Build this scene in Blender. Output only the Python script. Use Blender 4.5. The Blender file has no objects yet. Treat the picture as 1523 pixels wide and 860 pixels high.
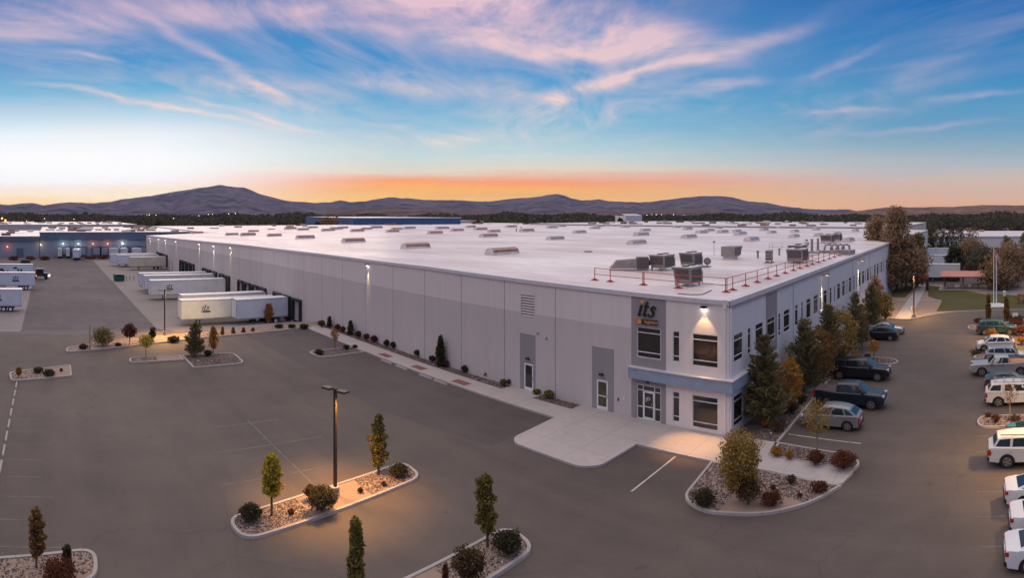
import bpy, bmesh, math, random
import numpy as np
from mathutils import Vector, Matrix
R = math.radians
random.seed(7); rng = np.random.default_rng(7)
scn = bpy.context.scene
COL = scn.collection

# ------------------------------------------------------------------ camera
CAM_H = 15.6
F = 875.0; HX = 1448.0; HY = 318.0; PW = 1523.0; PH = 860.0     # cylinder calibration of the stitched aerial panorama
cd = bpy.data.cameras.new('camera'); cam = bpy.data.objects.new('camera', cd); COL.objects.link(cam)
scn.camera = cam
cd.type = 'PANO'; cd.panorama_type = 'CENTRAL_CYLINDRICAL'
cd.central_cylindrical_range_u_min = -(PW/2)/F; cd.central_cylindrical_range_u_max = (PW/2)/F
cd.central_cylindrical_range_v_min = -(PH-HY)/F; cd.central_cylindrical_range_v_max = HY/F
cd.central_cylindrical_radius = 1.0
cd.clip_start = 0.1; cd.clip_end = 60000
YAW = (PW/2-HX)/F                                              # azimuth of the picture centre (clockwise from +Y)
cam.location = (0, 0, CAM_H); cam.rotation_euler = (R(90), 0, -YAW)

# ------------------------------------------------------------------ view / render
scn.view_settings.view_transform = 'Standard'; scn.view_settings.look = 'None'
scn.view_settings.exposure = 0.16; scn.view_settings.gamma = 1.0
scn.render.engine = 'CYCLES'
scn.cycles.use_denoising = True
scn.cycles.max_bounces = 5; scn.cycles.diffuse_bounces = 3; scn.cycles.glossy_bounces = 2
scn.cycles.transparent_max_bounces = 6; scn.cycles.volume_bounces = 0
scn.cycles.caustics_reflective = False; scn.cycles.caustics_refractive = False
scn.cycles.sample_clamp_indirect = 4.0

def srgb(r, g, b):
    def f(c):
        c /= 255.0
        return c/12.92 if c <= .04045 else ((c+.055)/1.055)**2.4
    return (f(r), f(g), f(b), 1.0)

# ------------------------------------------------------------------ node helper
class S:
    """socket wrapper with arithmetic"""
    def __init__(s, nt, v): s.nt = nt; s.v = v
    def _m(s, op, *a, clamp=False):
        n = s.nt.nodes.new('ShaderNodeMath'); n.operation = op; n.use_clamp = clamp
        for i, x in enumerate((s,)+a):
            x = x.v if isinstance(x, S) else x
            if isinstance(x, (int, float)): n.inputs[i].default_value = x
            else: s.nt.links.new(x, n.inputs[i])
        return S(s.nt, n.outputs[0])
    def __add__(s, o): return s._m('ADD', o)
    __radd__ = __add__
    def __sub__(s, o): return s._m('SUBTRACT', o)
    def __rsub__(s, o): return S(s.nt, o)._m('SUBTRACT', s)
    def __mul__(s, o): return s._m('MULTIPLY', o)
    __rmul__ = __mul__
    def __truediv__(s, o): return s._m('DIVIDE', o)
    def f(s, op, *a, **k): return s._m(op, *a, **k)
    def clamp(s): return s._m('ADD', 0.0, clamp=True)
def mix(nt, fac, a, b):
    n = nt.nodes.new('ShaderNodeMix'); n.data_type = 'RGBA'; n.clamp_factor = True
    for sock, x in ((n.inputs[0], fac), (n.inputs[6], a), (n.inputs[7], b)):
        x = x.v if isinstance(x, S) else x
        if isinstance(x, (int, float, tuple)): sock.default_value = x
        else: nt.links.new(x, sock)
    return n.outputs[2]
def ramp(nt, fac, stops):
    n = nt.nodes.new('ShaderNodeValToRGB'); cr = n.color_ramp
    fac = fac.v if isinstance(fac, S) else fac
    nt.links.new(fac, n.inputs[0])
    cr.elements[0].position = stops[0][0]; cr.elements[0].color = stops[0][1]
    cr.elements[1].position = stops[-1][0]; cr.elements[1].color = stops[-1][1]
    for p, c in stops[1:-1]:
        e = cr.elements.new(p); e.color = c
    return n.outputs[0]
def noise(nt, vec, scale, detail=3, rough=.5, col=False, dist=0):
    n = nt.nodes.new('ShaderNodeTexNoise'); n.inputs['Scale'].default_value = scale
    n.inputs['Detail'].default_value = detail; n.inputs['Roughness'].default_value = rough; n.inputs['Distortion'].default_value = dist
    if vec is not None: nt.links.new(vec, n.inputs['Vector'])
    return n.outputs[1] if col else S(nt, n.outputs[0])
def mapping(nt, vec, scale=(1, 1, 1), rot=(0, 0, 0), loc=(0, 0, 0)):
    n = nt.nodes.new('ShaderNodeMapping'); nt.links.new(vec, n.inputs[0])
    n.inputs[1].default_value = loc; n.inputs[2].default_value = rot; n.inputs[3].default_value = scale
    return n.outputs[0]

# ------------------------------------------------------------------ world: dusk sky with cirrus
w = bpy.data.worlds.new('World'); scn.world = w; w.use_nodes = True
nt = w.node_tree; nt.nodes.clear()
out = nt.nodes.new('ShaderNodeOutputWorld'); bg = nt.nodes.new('ShaderNodeBackground'); nt.links.new(bg.outputs[0], out.inputs[0])
tc = nt.nodes.new('ShaderNodeTexCoord'); sep = nt.nodes.new('ShaderNodeSeparateXYZ'); nt.links.new(tc.outputs['Generated'], sep.inputs[0])
dx, dy, dz = (S(nt, sep.outputs[i]) for i in range(3))
hl = (dx*dx+dy*dy).f('SQRT').f('MAXIMUM', .02)
el = dz/hl                                   # tangent of the elevation
az = dx.f('ARCTAN2', dy)                     # azimuth, clockwise from +Y
# azimuth weights: sunset glow near az -1.2
AZS = -1.35
def azw(c, width):                           # bump on azimuth
    d = (az-c).f('COSINE')
    return ((d-math.cos(width))/(1-math.cos(width))).clamp()
bandn = noise(nt, mapping(nt, tc.outputs['Generated'], (1, 1, 14)), 3.0, 5, .6)
e1 = ((el+(bandn-.5)*.05*(1-(el*6).clamp()))*2.0).clamp()                        # 0..0.5 elevation tangent -> 0..1
def stops(l): return [(min(1, p*2.0), srgb(*c)) for p, c in l]
LEFT = ramp(nt, e1, stops([(0, (255, 190, 110)), (.016, (255, 206, 132)), (.03, (255, 232, 196)), (.055, (246, 243, 240)), (.10, (243, 243, 242)), (.135, (226, 234, 238)), (.17, (178, 208, 224)), (.205, (112, 178, 212)), (.25, (62, 148, 200)), (.30, (66, 136, 192)), (.36, (92, 128, 180)), (.5, (120, 120, 160))]))
MID = ramp(nt, e1, stops([(0, (255, 196, 90)), (.02, (255, 198, 84)), (.036, (255, 184, 72)), (.046, (254, 170, 76)), (.056, (246, 158, 96)), (.064, (236, 176, 142)), (.074, (220, 208, 184)), (.10, (188, 208, 206)), (.14, (142, 188, 208)), (.19, (96, 166, 206)), (.25, (66, 144, 198)), (.36, (72, 124, 180)), (.5, (80, 104, 158))]))
RIGHT = ramp(nt, e1, stops([(0, (232, 170, 126)), (.02, (232, 180, 138)), (.05, (216, 186, 162)), (.08, (180, 184, 184)), (.11, (142, 170, 184)), (.15, (102, 154, 186)), (.20, (78, 146, 188)), (.25, (56, 130, 184)), (.36, (34, 106, 172)), (.5, (40, 90, 150))]))
BACK = ramp(nt, e1, stops([(0, (96, 98, 128)), (.10, (136, 116, 142)), (.2, (146, 132, 164)), (.35, (108, 122, 164)), (.5, (104, 112, 156))]))
pxa = az*F+HX                                # azimuth in degrees-like units
t1 = ((pxa-190)/420).clamp(); t1 = t1*t1*(3-2*t1)
t2 = ((pxa-760)/640).clamp(); t2 = t2*t2*(3-2*t2)
sky = mix(nt, t1, LEFT, MID); sky = mix(nt, t2, sky, RIGHT)
front = azw(-.8, 1.75); front = (front*2.2).clamp()
EASTB = ramp(nt, e1, stops([(0, (70, 88, 130)), (.12, (84, 108, 160)), (.3, (70, 110, 175)), (.5, (70, 108, 175))]))
east = azw(1.75, 1.3); east = (east*1.8).clamp()
BACK = mix(nt, east, BACK, EASTB)
sky = mix(nt, front, BACK, sky)
# cirrus strokes: (azimuth unit, height unit, slope, thickness, half length, strength)
vy = HY-el*F
wn = noise(nt, mapping(nt, tc.outputs['Generated'], (1, 1, 2.4)), 2.6, 4, .55, col=True)
wsep = nt.nodes.new('ShaderNodeSeparateXYZ'); nt.links.new(wn, wsep.inputs[0])
uu = pxa+(S(nt, wsep.outputs[0])-.5)*190
vv = vy+(S(nt, wsep.outputs[1])-.5)*95
strokes = [(480, 6, -.02, 20, 420, 1.0), (60, 42, .02, 24, 150, .75), (300, 66, .52, 9, 200, .7), (800, 30, .16, 38, 300, 1.0),
           (820, 72, .05, 13, 220, .9), (890, 132, -.28, 14, 190, .8), (1110, 70, -.42, 15, 130, .7), (1060, 138, -.16, 8, 90, .75),
           (610, 128, .10, 17, 220, .65), (240, 158, .17, 4.5, 190, 1.0), (375, 168, .30, 6, 110, .8), (650, 197, .03, 13, 190, .4),
           (120, 81, .05, 4.5, 60, .6), (1250, 95, -.45, 9, 80, .38), (1440, 140, -.2, 6, 110, .6), (1265, 166, -.05, 4.5, 90, .5),
           (1390, 105, -.3, 20, 80, .4), (1350, 188, -.09, 5, 130, .45), (990, 60, .2, 30, 110, .6), (560, 40, .05, 9, 200, .5),
           (-420, 60, .1, 30, 300, .7), (1900, 80, -.2, 22, 300, .6), (430, 215, .02, 16, 200, .25), (960, 112, -.25, 7, 90, .9)]
dens = None
for (u0, y0, sl, th, L, st) in strokes:
    du = (uu-u0)/L
    dv = (vv-(pxa-u0)*sl-y0)/th
    g = (du*du*-1.6).f('EXPONENT')*((dv*dv*-1.0).f('EXPONENT'))*st
    dens = g if dens is None else dens+g
# fibres on a cloud plane: parallel streaks that converge on one bearing
elc = el.f('MAXIMUM', .045)
CA = -.70
qx, qy = dx/(hl*elc), dy/(hl*elc)
sA = qx*math.sin(CA)+qy*math.cos(CA); tA = qx*math.cos(CA)-qy*math.sin(CA)
def plane_noise(ks, kt, off, det, rough, dist):
    cb = nt.nodes.new('ShaderNodeCombineXYZ')
    for i_, x_ in enumerate((sA*ks+off, tA*kt, sA*0+off)): nt.links.new(x_.v, cb.inputs[i_])
    return noise(nt, cb.outputs[0], 1.0, det, rough, dist=dist)
big = plane_noise(.16, .34, 3.7, 3, .55, 1.2)
fib = plane_noise(.46, .95, 9.1, 8, .64, 1.9)
fin = plane_noise(.55, 4.2, 5.0, 5, .6, .5)
low = ((el-.075)/.09).clamp()
cover = ((big-.43)*4.0).clamp()*(1-t2*.3)
veil = ((fib*.75+fin*.25-.40)*3.2).clamp()*cover*low*.80
dens = (dens*(((fib-.30)*2.4).clamp()*.80+fin*.45)*1.0+veil).clamp()
hi = ((el-.12)/.22).clamp()
ccol = mix(nt, hi, srgb(248, 218, 200), srgb(232, 192, 200))
ccol = mix(nt, t2, ccol, srgb(206, 184, 196))
sky = mix(nt, dens*.88, sky, ccol)
# above the picture: sky brightened as added fill light for roof and walls
zen = ((el-.40)/.35).clamp()
zen = zen*(1-((dx-.05)*2.2).clamp()*.45)
ncl = noise(nt, tc.outputs['Generated'], 3.0, 4)
ZCOL = mix(nt, ((ncl-.35)*2.5).clamp(), (1.10, 1.00, 1.00, 1), (1.34, 1.14, 1.02, 1))
sky = mix(nt, zen, sky, ZCOL)
# below the horizon
sky = mix(nt, (el*-30).clamp(), sky, srgb(70, 62, 70))
nt.links.new(sky, bg.inputs[0]); glow = ((az-(-1.45)).f('COSINE')-.3).clamp()
st = 1.0+(1-(el*5).clamp())*(.06+glow*.26)
nt.links.new(st.v, bg.inputs[1])

sl = bpy.data.lights.new('afterglow_sun', 'SUN'); sl.energy = .55; sl.angle = R(40); sl.color = (1, .72, .55)
so = bpy.data.objects.new('afterglow_sun', sl); COL.objects.link(so)
SE = R(9)
d = Vector((math.sin(AZS)*math.cos(SE), math.cos(AZS)*math.cos(SE), math.sin(SE)))
so.rotation_euler = d.to_track_quat('Z', 'Y').to_euler(); so.location = (0, 0, 60)

# ------------------------------------------------------------------ terrain and pixel helpers
def gz(X, Y=0):
    """ground height: the truck court lies lower than the car park"""
    if X > -76: return 0.0
    return -2.2*min(1.0, (-76-X)/14.0)
def interp(x, pts):
    if x <= pts[0][0]: return pts[0][1]
    for (a, b), (c, d_) in zip(pts, pts[1:]):
        if x <= c: return b+(d_-b)*(x-a)/(c-a)
    return pts[-1][1]
def edge_z(X):
    return interp(X, [(-226, 7.1), (-170, 8.15), (-110, 9.45), (-75, 9.85), (-50, 9.95), (-30, 9.7), (-16.5, 9.48)])
def roof_z(X, Y):
    t = max(0.0, min(1.0, (Y-37.4)/90)); e = edge_z(X)
    return e+(9.95-e)*t*(1 if X < -90 else 0)+.0055*max(0, min(Y, 125)-37.4)-.003*max(0, Y-125)
def at(px, py, z=None):
    """bearing and depression angle (measured on the photograph) to a point on the ground or at height z"""
    p = (px-HX)/F; zz = 0.0 if z is None else (z if not callable(z) else z(-50, 60))
    for i in range(40):
        r = (CAM_H-zz)*F/max(.5, (py-HY)); X, Y = r*math.sin(p), r*math.cos(p)
        if z is None: zz = .5*zz+.5*gz(X, Y)
        elif callable(z): zz = .5*zz+.5*z(X, Y)
    return X, Y, zz, r

# ------------------------------------------------------------------ materials
def mat(name, rough=.7, metal=0.0, spec=.5):
    m = bpy.data.materials.new(name); m.use_nodes = True
    b = m.node_tree.nodes['Principled BSDF']
    b.inputs['Roughness'].default_value = rough; b.inputs['Metallic'].default_value = metal
    b.inputs['Specular IOR Level'].default_value = spec
    return m, m.node_tree, b
def tcoord(nt, w='Object'):
    return nt.nodes.new('ShaderNodeTexCoord').outputs[w]
def geopos(nt):
    return nt.nodes.new('ShaderNodeNewGeometry').outputs['Position']
def bump(nt, b, h, strength=.3, dist=.02):
    n = nt.nodes.new('ShaderNodeBump'); n.inputs['Strength'].default_value = strength; n.inputs['Distance'].default_value = dist
    nt.links.new(h.v if isinstance(h, S) else h, n.inputs['Height']); nt.links.new(n.outputs[0], b.inputs['Normal'])
def simple(name, c, rough=.6, metal=0, var=.12, scale=1.5, spec=.5, coat=0):
    m, nt, b = mat(name, rough, metal, spec)
    v = noise(nt, geopos(nt), scale, 4, .6)
    c2 = tuple(max(0, x*(1-var*1.6)) for x in c[:3])+(1,); c1 = tuple(min(1, x*(1+var)) for x in c[:3])+(1,)
    nt.links.new(mix(nt, ((v-.3)*2.5).clamp(), c2, c1), b.inputs['Base Color'])
    if coat: b.inputs['Coat Weight'].default_value = coat; b.inputs['Coat Roughness'].default_value = .08
    return m
def emis(name, c, s):
    m, nt, b = mat(name); b.inputs['Base Color'].default_value = (.1, .1, .1, 1)
    b.inputs['Emission Color'].default_value = c; b.inputs['Emission Strength'].default_value = s
    return m
M = {}
def asphalt(name, base):
    m, nt, b = mat(name, .78, 0, .35)
    p = geopos(nt)
    n1 = noise(nt, p, .05, 4, .6); n2 = noise(nt, p, .35, 5, .65); n3 = noise(nt, p, 14, 3, .7)
    strk = noise(nt, mapping(nt, p, (.03, .5, 1), (0, 0, R(2))), 1.0, 4, .6)
    v = (n1-.5)*1.15+(n2-.5)*.55+(n3-.5)*.45+(strk-.5)*.5+1.0
    # oil spots
    sp = ((noise(nt, p, .9, 2, .5)-.70)*9).clamp()
    # sealed cracks
    vo = nt.nodes.new('ShaderNodeTexVoronoi'); vo.feature = 'DISTANCE_TO_EDGE'; vo.inputs['Scale'].default_value = .055
    wv = nt.nodes.new('ShaderNodeVectorMath'); wv.operation = 'ADD'
    nt.links.new(p, wv.inputs[0])
    sc_ = nt.nodes.new('ShaderNodeVectorMath'); sc_.operation = 'SCALE'; sc_.inputs[3].default_value = 3.0
    nt.links.new(noise(nt, p, .25, 3, .6, col=True), sc_.inputs[0]); nt.links.new(sc_.outputs[0], wv.inputs[1])
    nt.links.new(wv.outputs[0], vo.inputs['Vector'])
    crack = 1-(S(nt, vo.outputs['Distance'])*260).clamp()
    v = v*(1-sp*.35)*(1-crack*.15)
    n = nt.nodes.new('ShaderNodeVectorMath'); n.operation = 'SCALE'; n.inputs[0].default_value = base[:3]
    nt.links.new(v.v, n.inputs[3]); nt.links.new(n.outputs[0], b.inputs['Base Color'])
    bump(nt, b, n3+n2, .35, .02)
    return m
M['asphalt'] = asphalt('asphalt', (.096, .077, .070))
M['asphalt_dark'] = asphalt('asphalt_dark', (.080, .064, .064))
M['yard'] = asphalt('yard_asphalt', (.092, .077, .082))
def concrete(name, base, jx=3.0, jy=3.0, rough=.8):
    m, nt, b = mat(name, rough, 0, .3)
    p = geopos(nt); s_ = nt.nodes.new('ShaderNodeSeparateXYZ'); nt.links.new(p, s_.inputs[0])
    X, Y = S(nt, s_.outputs[0]), S(nt, s_.outputs[1])
    n1 = noise(nt, p, .3, 4, .6); n2 = noise(nt, p, 3, 4, .6); n3 = noise(nt, p, 30, 2, .6)
    v = (n1-.5)*.35+(n2-.5)*.22+(n3-.5)*.12+1
    def joint(c, j): return 1-(((c/j).f('FRACT')-.5).f('ABSOLUTE')*j*40).clamp()
    v = v*(1-joint(X, jx).f('MAXIMUM', joint(Y, jy))*.45)
    sp = ((noise(nt, p, .8, 3, .6)-.6)*5).clamp(); v = v*(1-sp*.16)
    n = nt.nodes.new('ShaderNodeVectorMath'); n.operation = 'SCALE'; n.inputs[0].default_value = base[:3]
    nt.links.new(v.v, n.inputs[3]); nt.links.new(n.outputs[0], b.inputs['Base Color'])
    return m
M['walk'] = concrete('walk_concrete', (.40, .36, .355), 3.2, 3.2)
M['apron'] = concrete('apron_concrete', (.215, .19, .19), 4.6, 5.2)
M['kerb'] = concrete('kerb_concrete', (.36, .325, .315), 3.05, 3.05)
def wallpaint(name, c, rough=.75):
    m, nt, b = mat(name, rough, 0, .35)
    p = geopos(nt)
    st = noise(nt, mapping(nt, p, (1.2, 1.2, .12)), 1.0, 4, .6)
    n1 = noise(nt, p, .12, 3, .5); n2 = noise(nt, p, 5, 3, .6)
    sx_ = nt.nodes.new('ShaderNodeSeparateXYZ'); nt.links.new(p, sx_.inputs[0]); wn_ = nt.nodes.new('ShaderNodeTexWhiteNoise'); wn_.noise_dimensions = '1D'
    nt.links.new(((S(nt, sx_.outputs[0])+32.2)/6.1).f('FLOOR').v, wn_.inputs['W'])
    v = (st-.5)*.16+(n1-.5)*.14+(n2-.5)*.05+(S(nt, wn_.outputs[0])-.5)*.045+1
    n = nt.nodes.new('ShaderNodeVectorMath'); n.operation = 'SCALE'; n.inputs[0].default_value = c[:3]
    nt.links.new(v.v, n.inputs[3]); nt.links.new(n.outputs[0], b.inputs['Base Color'])
    bump(nt, b, n2, .15, .01)
    return m
M['wall_light'] = wallpaint('wall_paint_light', (.665, .605, .598))
M['wall_grey'] = wallpaint('wall_paint_grey', (.535, .487, .485))
M['wall_accent'] = wallpaint('wall_paint_accent', (.285, .262, .278))
M['wall_office'] = wallpaint('wall_paint_office', (.72, .665, .645))
M['wall_side_skytint'] = wallpaint('wall_paint_side_skytint', (.60, .62, .66))  # pale wall paint with the blue sky light mixed into its colour
M['joint'] = simple('joint_sealant', (.16, .15, .16, 1), .8)
M['band'] = simple('band_metal', (.27, .34, .45, 1), .4, .0, .08)
M['coping'] = simple('coping_metal', (.62, .60, .62, 1), .4, .1, .06)
m, nt, b = mat('roof_membrane', .34, 0, .42); M['roof'] = m
p = geopos(nt); s_ = nt.nodes.new('ShaderNodeSeparateXYZ'); nt.links.new(p, s_.inputs[0])
seam = 1-(((S(nt, s_.outputs[1])/3.05).f('FRACT')-.5).f('ABSOLUTE')*36).clamp()
n1 = noise(nt, mapping(nt, p, (.35, 1, 1)), .11, 5, .65); n2 = noise(nt, mapping(nt, p, (.5, 2.2, 1)), .7, 4, .6)
v = ((n1-.36)*3.6).clamp()
cc = mix(nt, v, (.58, .47, .47, 1), (.85, .775, .765, 1)); cc = mix(nt, ((noise(nt, p, .05, 3, .5)-.56)*9).clamp()*.22, cc, (.46, .38, .36, 1)); cc = mix(nt, ((n2-.50)*4).clamp()*.7, cc, (.50, .44, .46, 1)); cc = mix(nt, seam*.6, cc, (.45, .42, .44, 1))
nt.links.new(cc, b.inputs['Base Color'])
rr = (n2*.35+.2); nt.links.new(rr.v, b.inputs['Roughness'])
m, nt, b = mat('window_glass', .06, 0, .8); M['glass'] = m
n1 = noise(nt, geopos(nt), .5, 2); nt.links.new(mix(nt, n1, (.012, .014, .017, 1), (.045, .042, .038, 1)), b.inputs['Base Color'])
M['glass_warm'] = simple('glass_room_glow_tint', (.10, .085, .05, 1), .1, 0, .3, 1.0)  # glow of a lit room painted as a warm pane colour
M['frame'] = simple('white_frame', (.72, .72, .72, 1), .45)
M['white'] = simple('white_paint', (.74, .74, .76, 1), .4, 0, .06)
M['trailer'] = simple('trailer_white', (.62, .66, .72, 1), .38, 0, .07, .6)
M['trailer_warm'] = simple('trailer_cream', (.60, .54, .42, 1), .4, 0, .08, .6)
M['trailer_roof'] = simple('trailer_roof', (.78, .76, .78, 1), .4)
M['black'] = simple('black_paint', (.018, .018, .02, 1), .45)
M['rubber'] = simple('rubber', (.02, .02, .022, 1), .85)
M['darkmetal'] = simple('dark_metal', (.035, .033, .035, 1), .4, .3)
M['bronze'] = simple('bronze_pole', (.05, .04, .035, 1), .45, .3)
M['rim'] = simple('alloy', (.45, .45, .47, 1), .3, .8)
M['chrome'] = simple('chrome', (.7, .7, .72, 1), .18, 1, .05)
M['galv'] = simple('galvanised', (.42, .41, .41, 1), .42, .5, .15, 3)
M['hvac'] = simple('hvac_casing', (.29, .265, .25, 1), .5, .1, .15, 2)
M['hvac_dark'] = simple('hvac_coil', (.11, .10, .095, 1), .7, 0, .3, 8)
M['hvac_white'] = simple('hvac_white', (.66, .62, .62, 1), .5)
M['red'] = simple('red_rail', (.42, .055, .05, 1), .5)
M['orange'] = simple('logo_orange', (.75, .32, .07, 1), .5)
M['skydome'] = simple('skylight_dome', (.32, .165, .135, 1), .3, 0, .2)
M['skydome_grey'] = simple('skylight_grey', (.30, .265, .27, 1), .35, 0, .2)
M['domes_mat'] = simple('tactile_paving', (.22, .075, .072, 1), .8)
M['dock'] = simple('dock_door_grey', (.40, .41, .42, 1), .6)
M['bluewall'] = wallpaint('blue_wall', (.25, .29, .37)); M['bluewall_dark'] = wallpaint('blue_wall_dark', (.11, .145, .215)); M['bluefar'] = wallpaint('far_blue_wall', (.035, .10, .25))
M['dumpster'] = simple('dumpster_green', (.01, .09, .07, 1), .5)
M['timber'] = simple('timber', (.30, .15, .09, 1), .7)
M['pinkroof'] = simple('pavilion_roof', (.50, .20, .15, 1), .6)
M['trunk'] = simple('bark', (.11, .085, .065, 1), .9, 0, .3, 6)
M['trunk_pale'] = simple('bark_pale', (.26, .22, .19, 1), .9, 0, .2, 6)
M['head'] = simple('headlight_lens', (.6, .6, .58, 1), .15); M['tail'] = simple('tail_lens', (.42, .02, .015, 1), .2)
M['car_glass'] = simple('car_glass', (.010, .030, .038, 1), .05, 0, .3, 2, .5)
M['lens_warm'] = emis('lamp_lens_warm', (1, .55, .2, 1), 6); M['lens_white'] = emis('lamp_lens_white', (1, .93, .8, 1), 14)
M['lens_orange'] = emis('lamp_lens_orange', (1, .25, .06, 1), 6); M['lens_town'] = emis('town_light', (1, .8, .55, 1), 10); M['lens_cool'] = emis('lamp_lens_cool', (.75, 1, .9, 1), 5)
m, nt, b = mat('grass', .9, 0, .2); M['grass'] = m
n1 = noise(nt, geopos(nt), .15, 4); n2 = noise(nt, geopos(nt), 3, 4, .7)
nt.links.new(mix(nt, (n1*.6+n2*.5-.1).clamp(), (.05, .052, .014, 1), (.115, .10, .032, 1)), b.inputs['Base Color']); bump(nt, b, n2, .6, .05)
m, nt, b = mat('bare_soil', .92, 0, .2); M['soil'] = m
n1 = noise(nt, geopos(nt), .8, 5, .65); n2 = noise(nt, geopos(nt), 18, 3, .7)
nt.links.new(mix(nt, (n1*.7+n2*.4-.05).clamp(), (.22, .155, .125, 1), (.36, .265, .22, 1)), b.inputs['Base Color']); bump(nt, b, n2, .5, .02)
m, nt, b = mat('gravel_bed', .92, 0, .2); M['gravel'] = m
vo = nt.nodes.new('ShaderNodeTexVoronoi'); vo.inputs['Scale'].default_value = 6.5; nt.links.new(geopos(nt), vo.inputs['Vector'])
sp_ = nt.nodes.new('ShaderNodeSeparateXYZ'); nt.links.new(vo.outputs['Color'], sp_.inputs[0])
nt.links.new(mix(nt, S(nt, sp_.outputs[0]), (.07, .052, .048, 1), (.20, .15, .14, 1)), b.inputs['Base Color']); bump(nt, b, 1-S(nt, vo.outputs['Distance']), .8, .08)
m, nt, b = mat('river_stones', .85, 0, .3); M['stones'] = m
gi = nt.nodes.new('ShaderNodeNewGeometry'); nt.links.new(ramp(nt, gi.outputs['Random Per Island'], [(0, (.055, .040, .038, 1)), (.4, (.13, .09, .083, 1)), (.8, (.22, .165, .15, 1)), (.97, (.42, .37, .36, 1)), (1, (.6, .56, .54, 1))]), b.inputs['Base Color'])
def paintline(name, c, wear):
    m, nt, b = mat(name, .75)
    n1 = noise(nt, geopos(nt), 1.1, 5, .75)
    nt.links.new(mix(nt, ((n1-wear)*5).clamp(), (.10, .09, .088, 1), c), b.inputs['Base Color']); return m
M['line'] = paintline('worn_white_line', (.50, .47, .45, 1), .3); M['line_old'] = paintline('very_worn_line', (.17, .155, .148, 1), .42)
def leafmat(name, a, bcol, c):
    m, nt, b = mat(name, .75, 0, .25)
    g = nt.nodes.new('ShaderNodeNewGeometry')
    col = ramp(nt, g.outputs['Random Per Island'], [(0, a+(1,)), (.55, bcol+(1,)), (1, c+(1,))])
    n1 = noise(nt, g.outputs['Position'], 1.6, 3)
    col = mix(nt, ((n1-.35)*2.2).clamp()*.6, col, bcol+(1,))
    nt.links.new(col, b.inputs['Base Color'])
    tr = nt.nodes.new('ShaderNodeBsdfTranslucent'); nt.links.new(col, tr.inputs[0])
    ms = nt.nodes.new('ShaderNodeMixShader'); ms.inputs[0].default_value = .36
    nt.links.new(b.outputs[0], ms.inputs[1]); nt.links.new(tr.outputs[0], ms.inputs[2]); nt.links.new(ms.outputs[0], nt.nodes['Material Output'].inputs[0])
    return m
M['lf_yellow'] = leafmat('leaf_yellow', (.26, .20, .025), (.46, .36, .045), (.60, .47, .07))
M['lf_gold'] = leafmat('leaf_gold', (.18, .115, .03), (.33, .215, .05), (.46, .31, .08))
M['lf_far'] = leafmat('far_foliage', (.035, .036, .020), (.070, .066, .036), (.12, .10, .055))
M['lf_bark'] = leafmat('leaf_warm_brown', (.17, .105, .058), (.31, .205, .118), (.42, .30, .18))
M['lf_olive'] = leafmat('leaf_olive', (.09, .08, .02), (.19, .16, .04), (.29, .24, .055))
M['lf_orange'] = leafmat('leaf_orange', (.24, .10, .018), (.42, .19, .035), (.52, .29, .07))
M['lf_rust'] = leafmat('leaf_rust', (.13, .068, .024), (.24, .13, .042), (.33, .19, .07))
M['lf_pine'] = leafmat('needles_pine', (.095, .082, .036), (.205, .175, .075), (.32, .275, .135))
M['lf_dark'] = leafmat('leaf_dark', (.032, .030, .016), (.062, .055, .026), (.11, .09, .045))
M['lf_maroon'] = leafmat('leaf_maroon', (.05, .014, .018), (.10, .03, .032), (.16, .05, .045))
M['lf_brown'] = leafmat('leaf_brown', (.055, .032, .018), (.11, .068, .035), (.17, .11, .06))
M['lf_redbr'] = leafmat('leaf_redbrown', (.08, .025, .015), (.15, .05, .028), (.22, .085, .04))
M['lf_grey'] = leafmat('leaf_greygreen', (.06, .058, .04), (.12, .11, .075), (.18, .16, .11))

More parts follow.
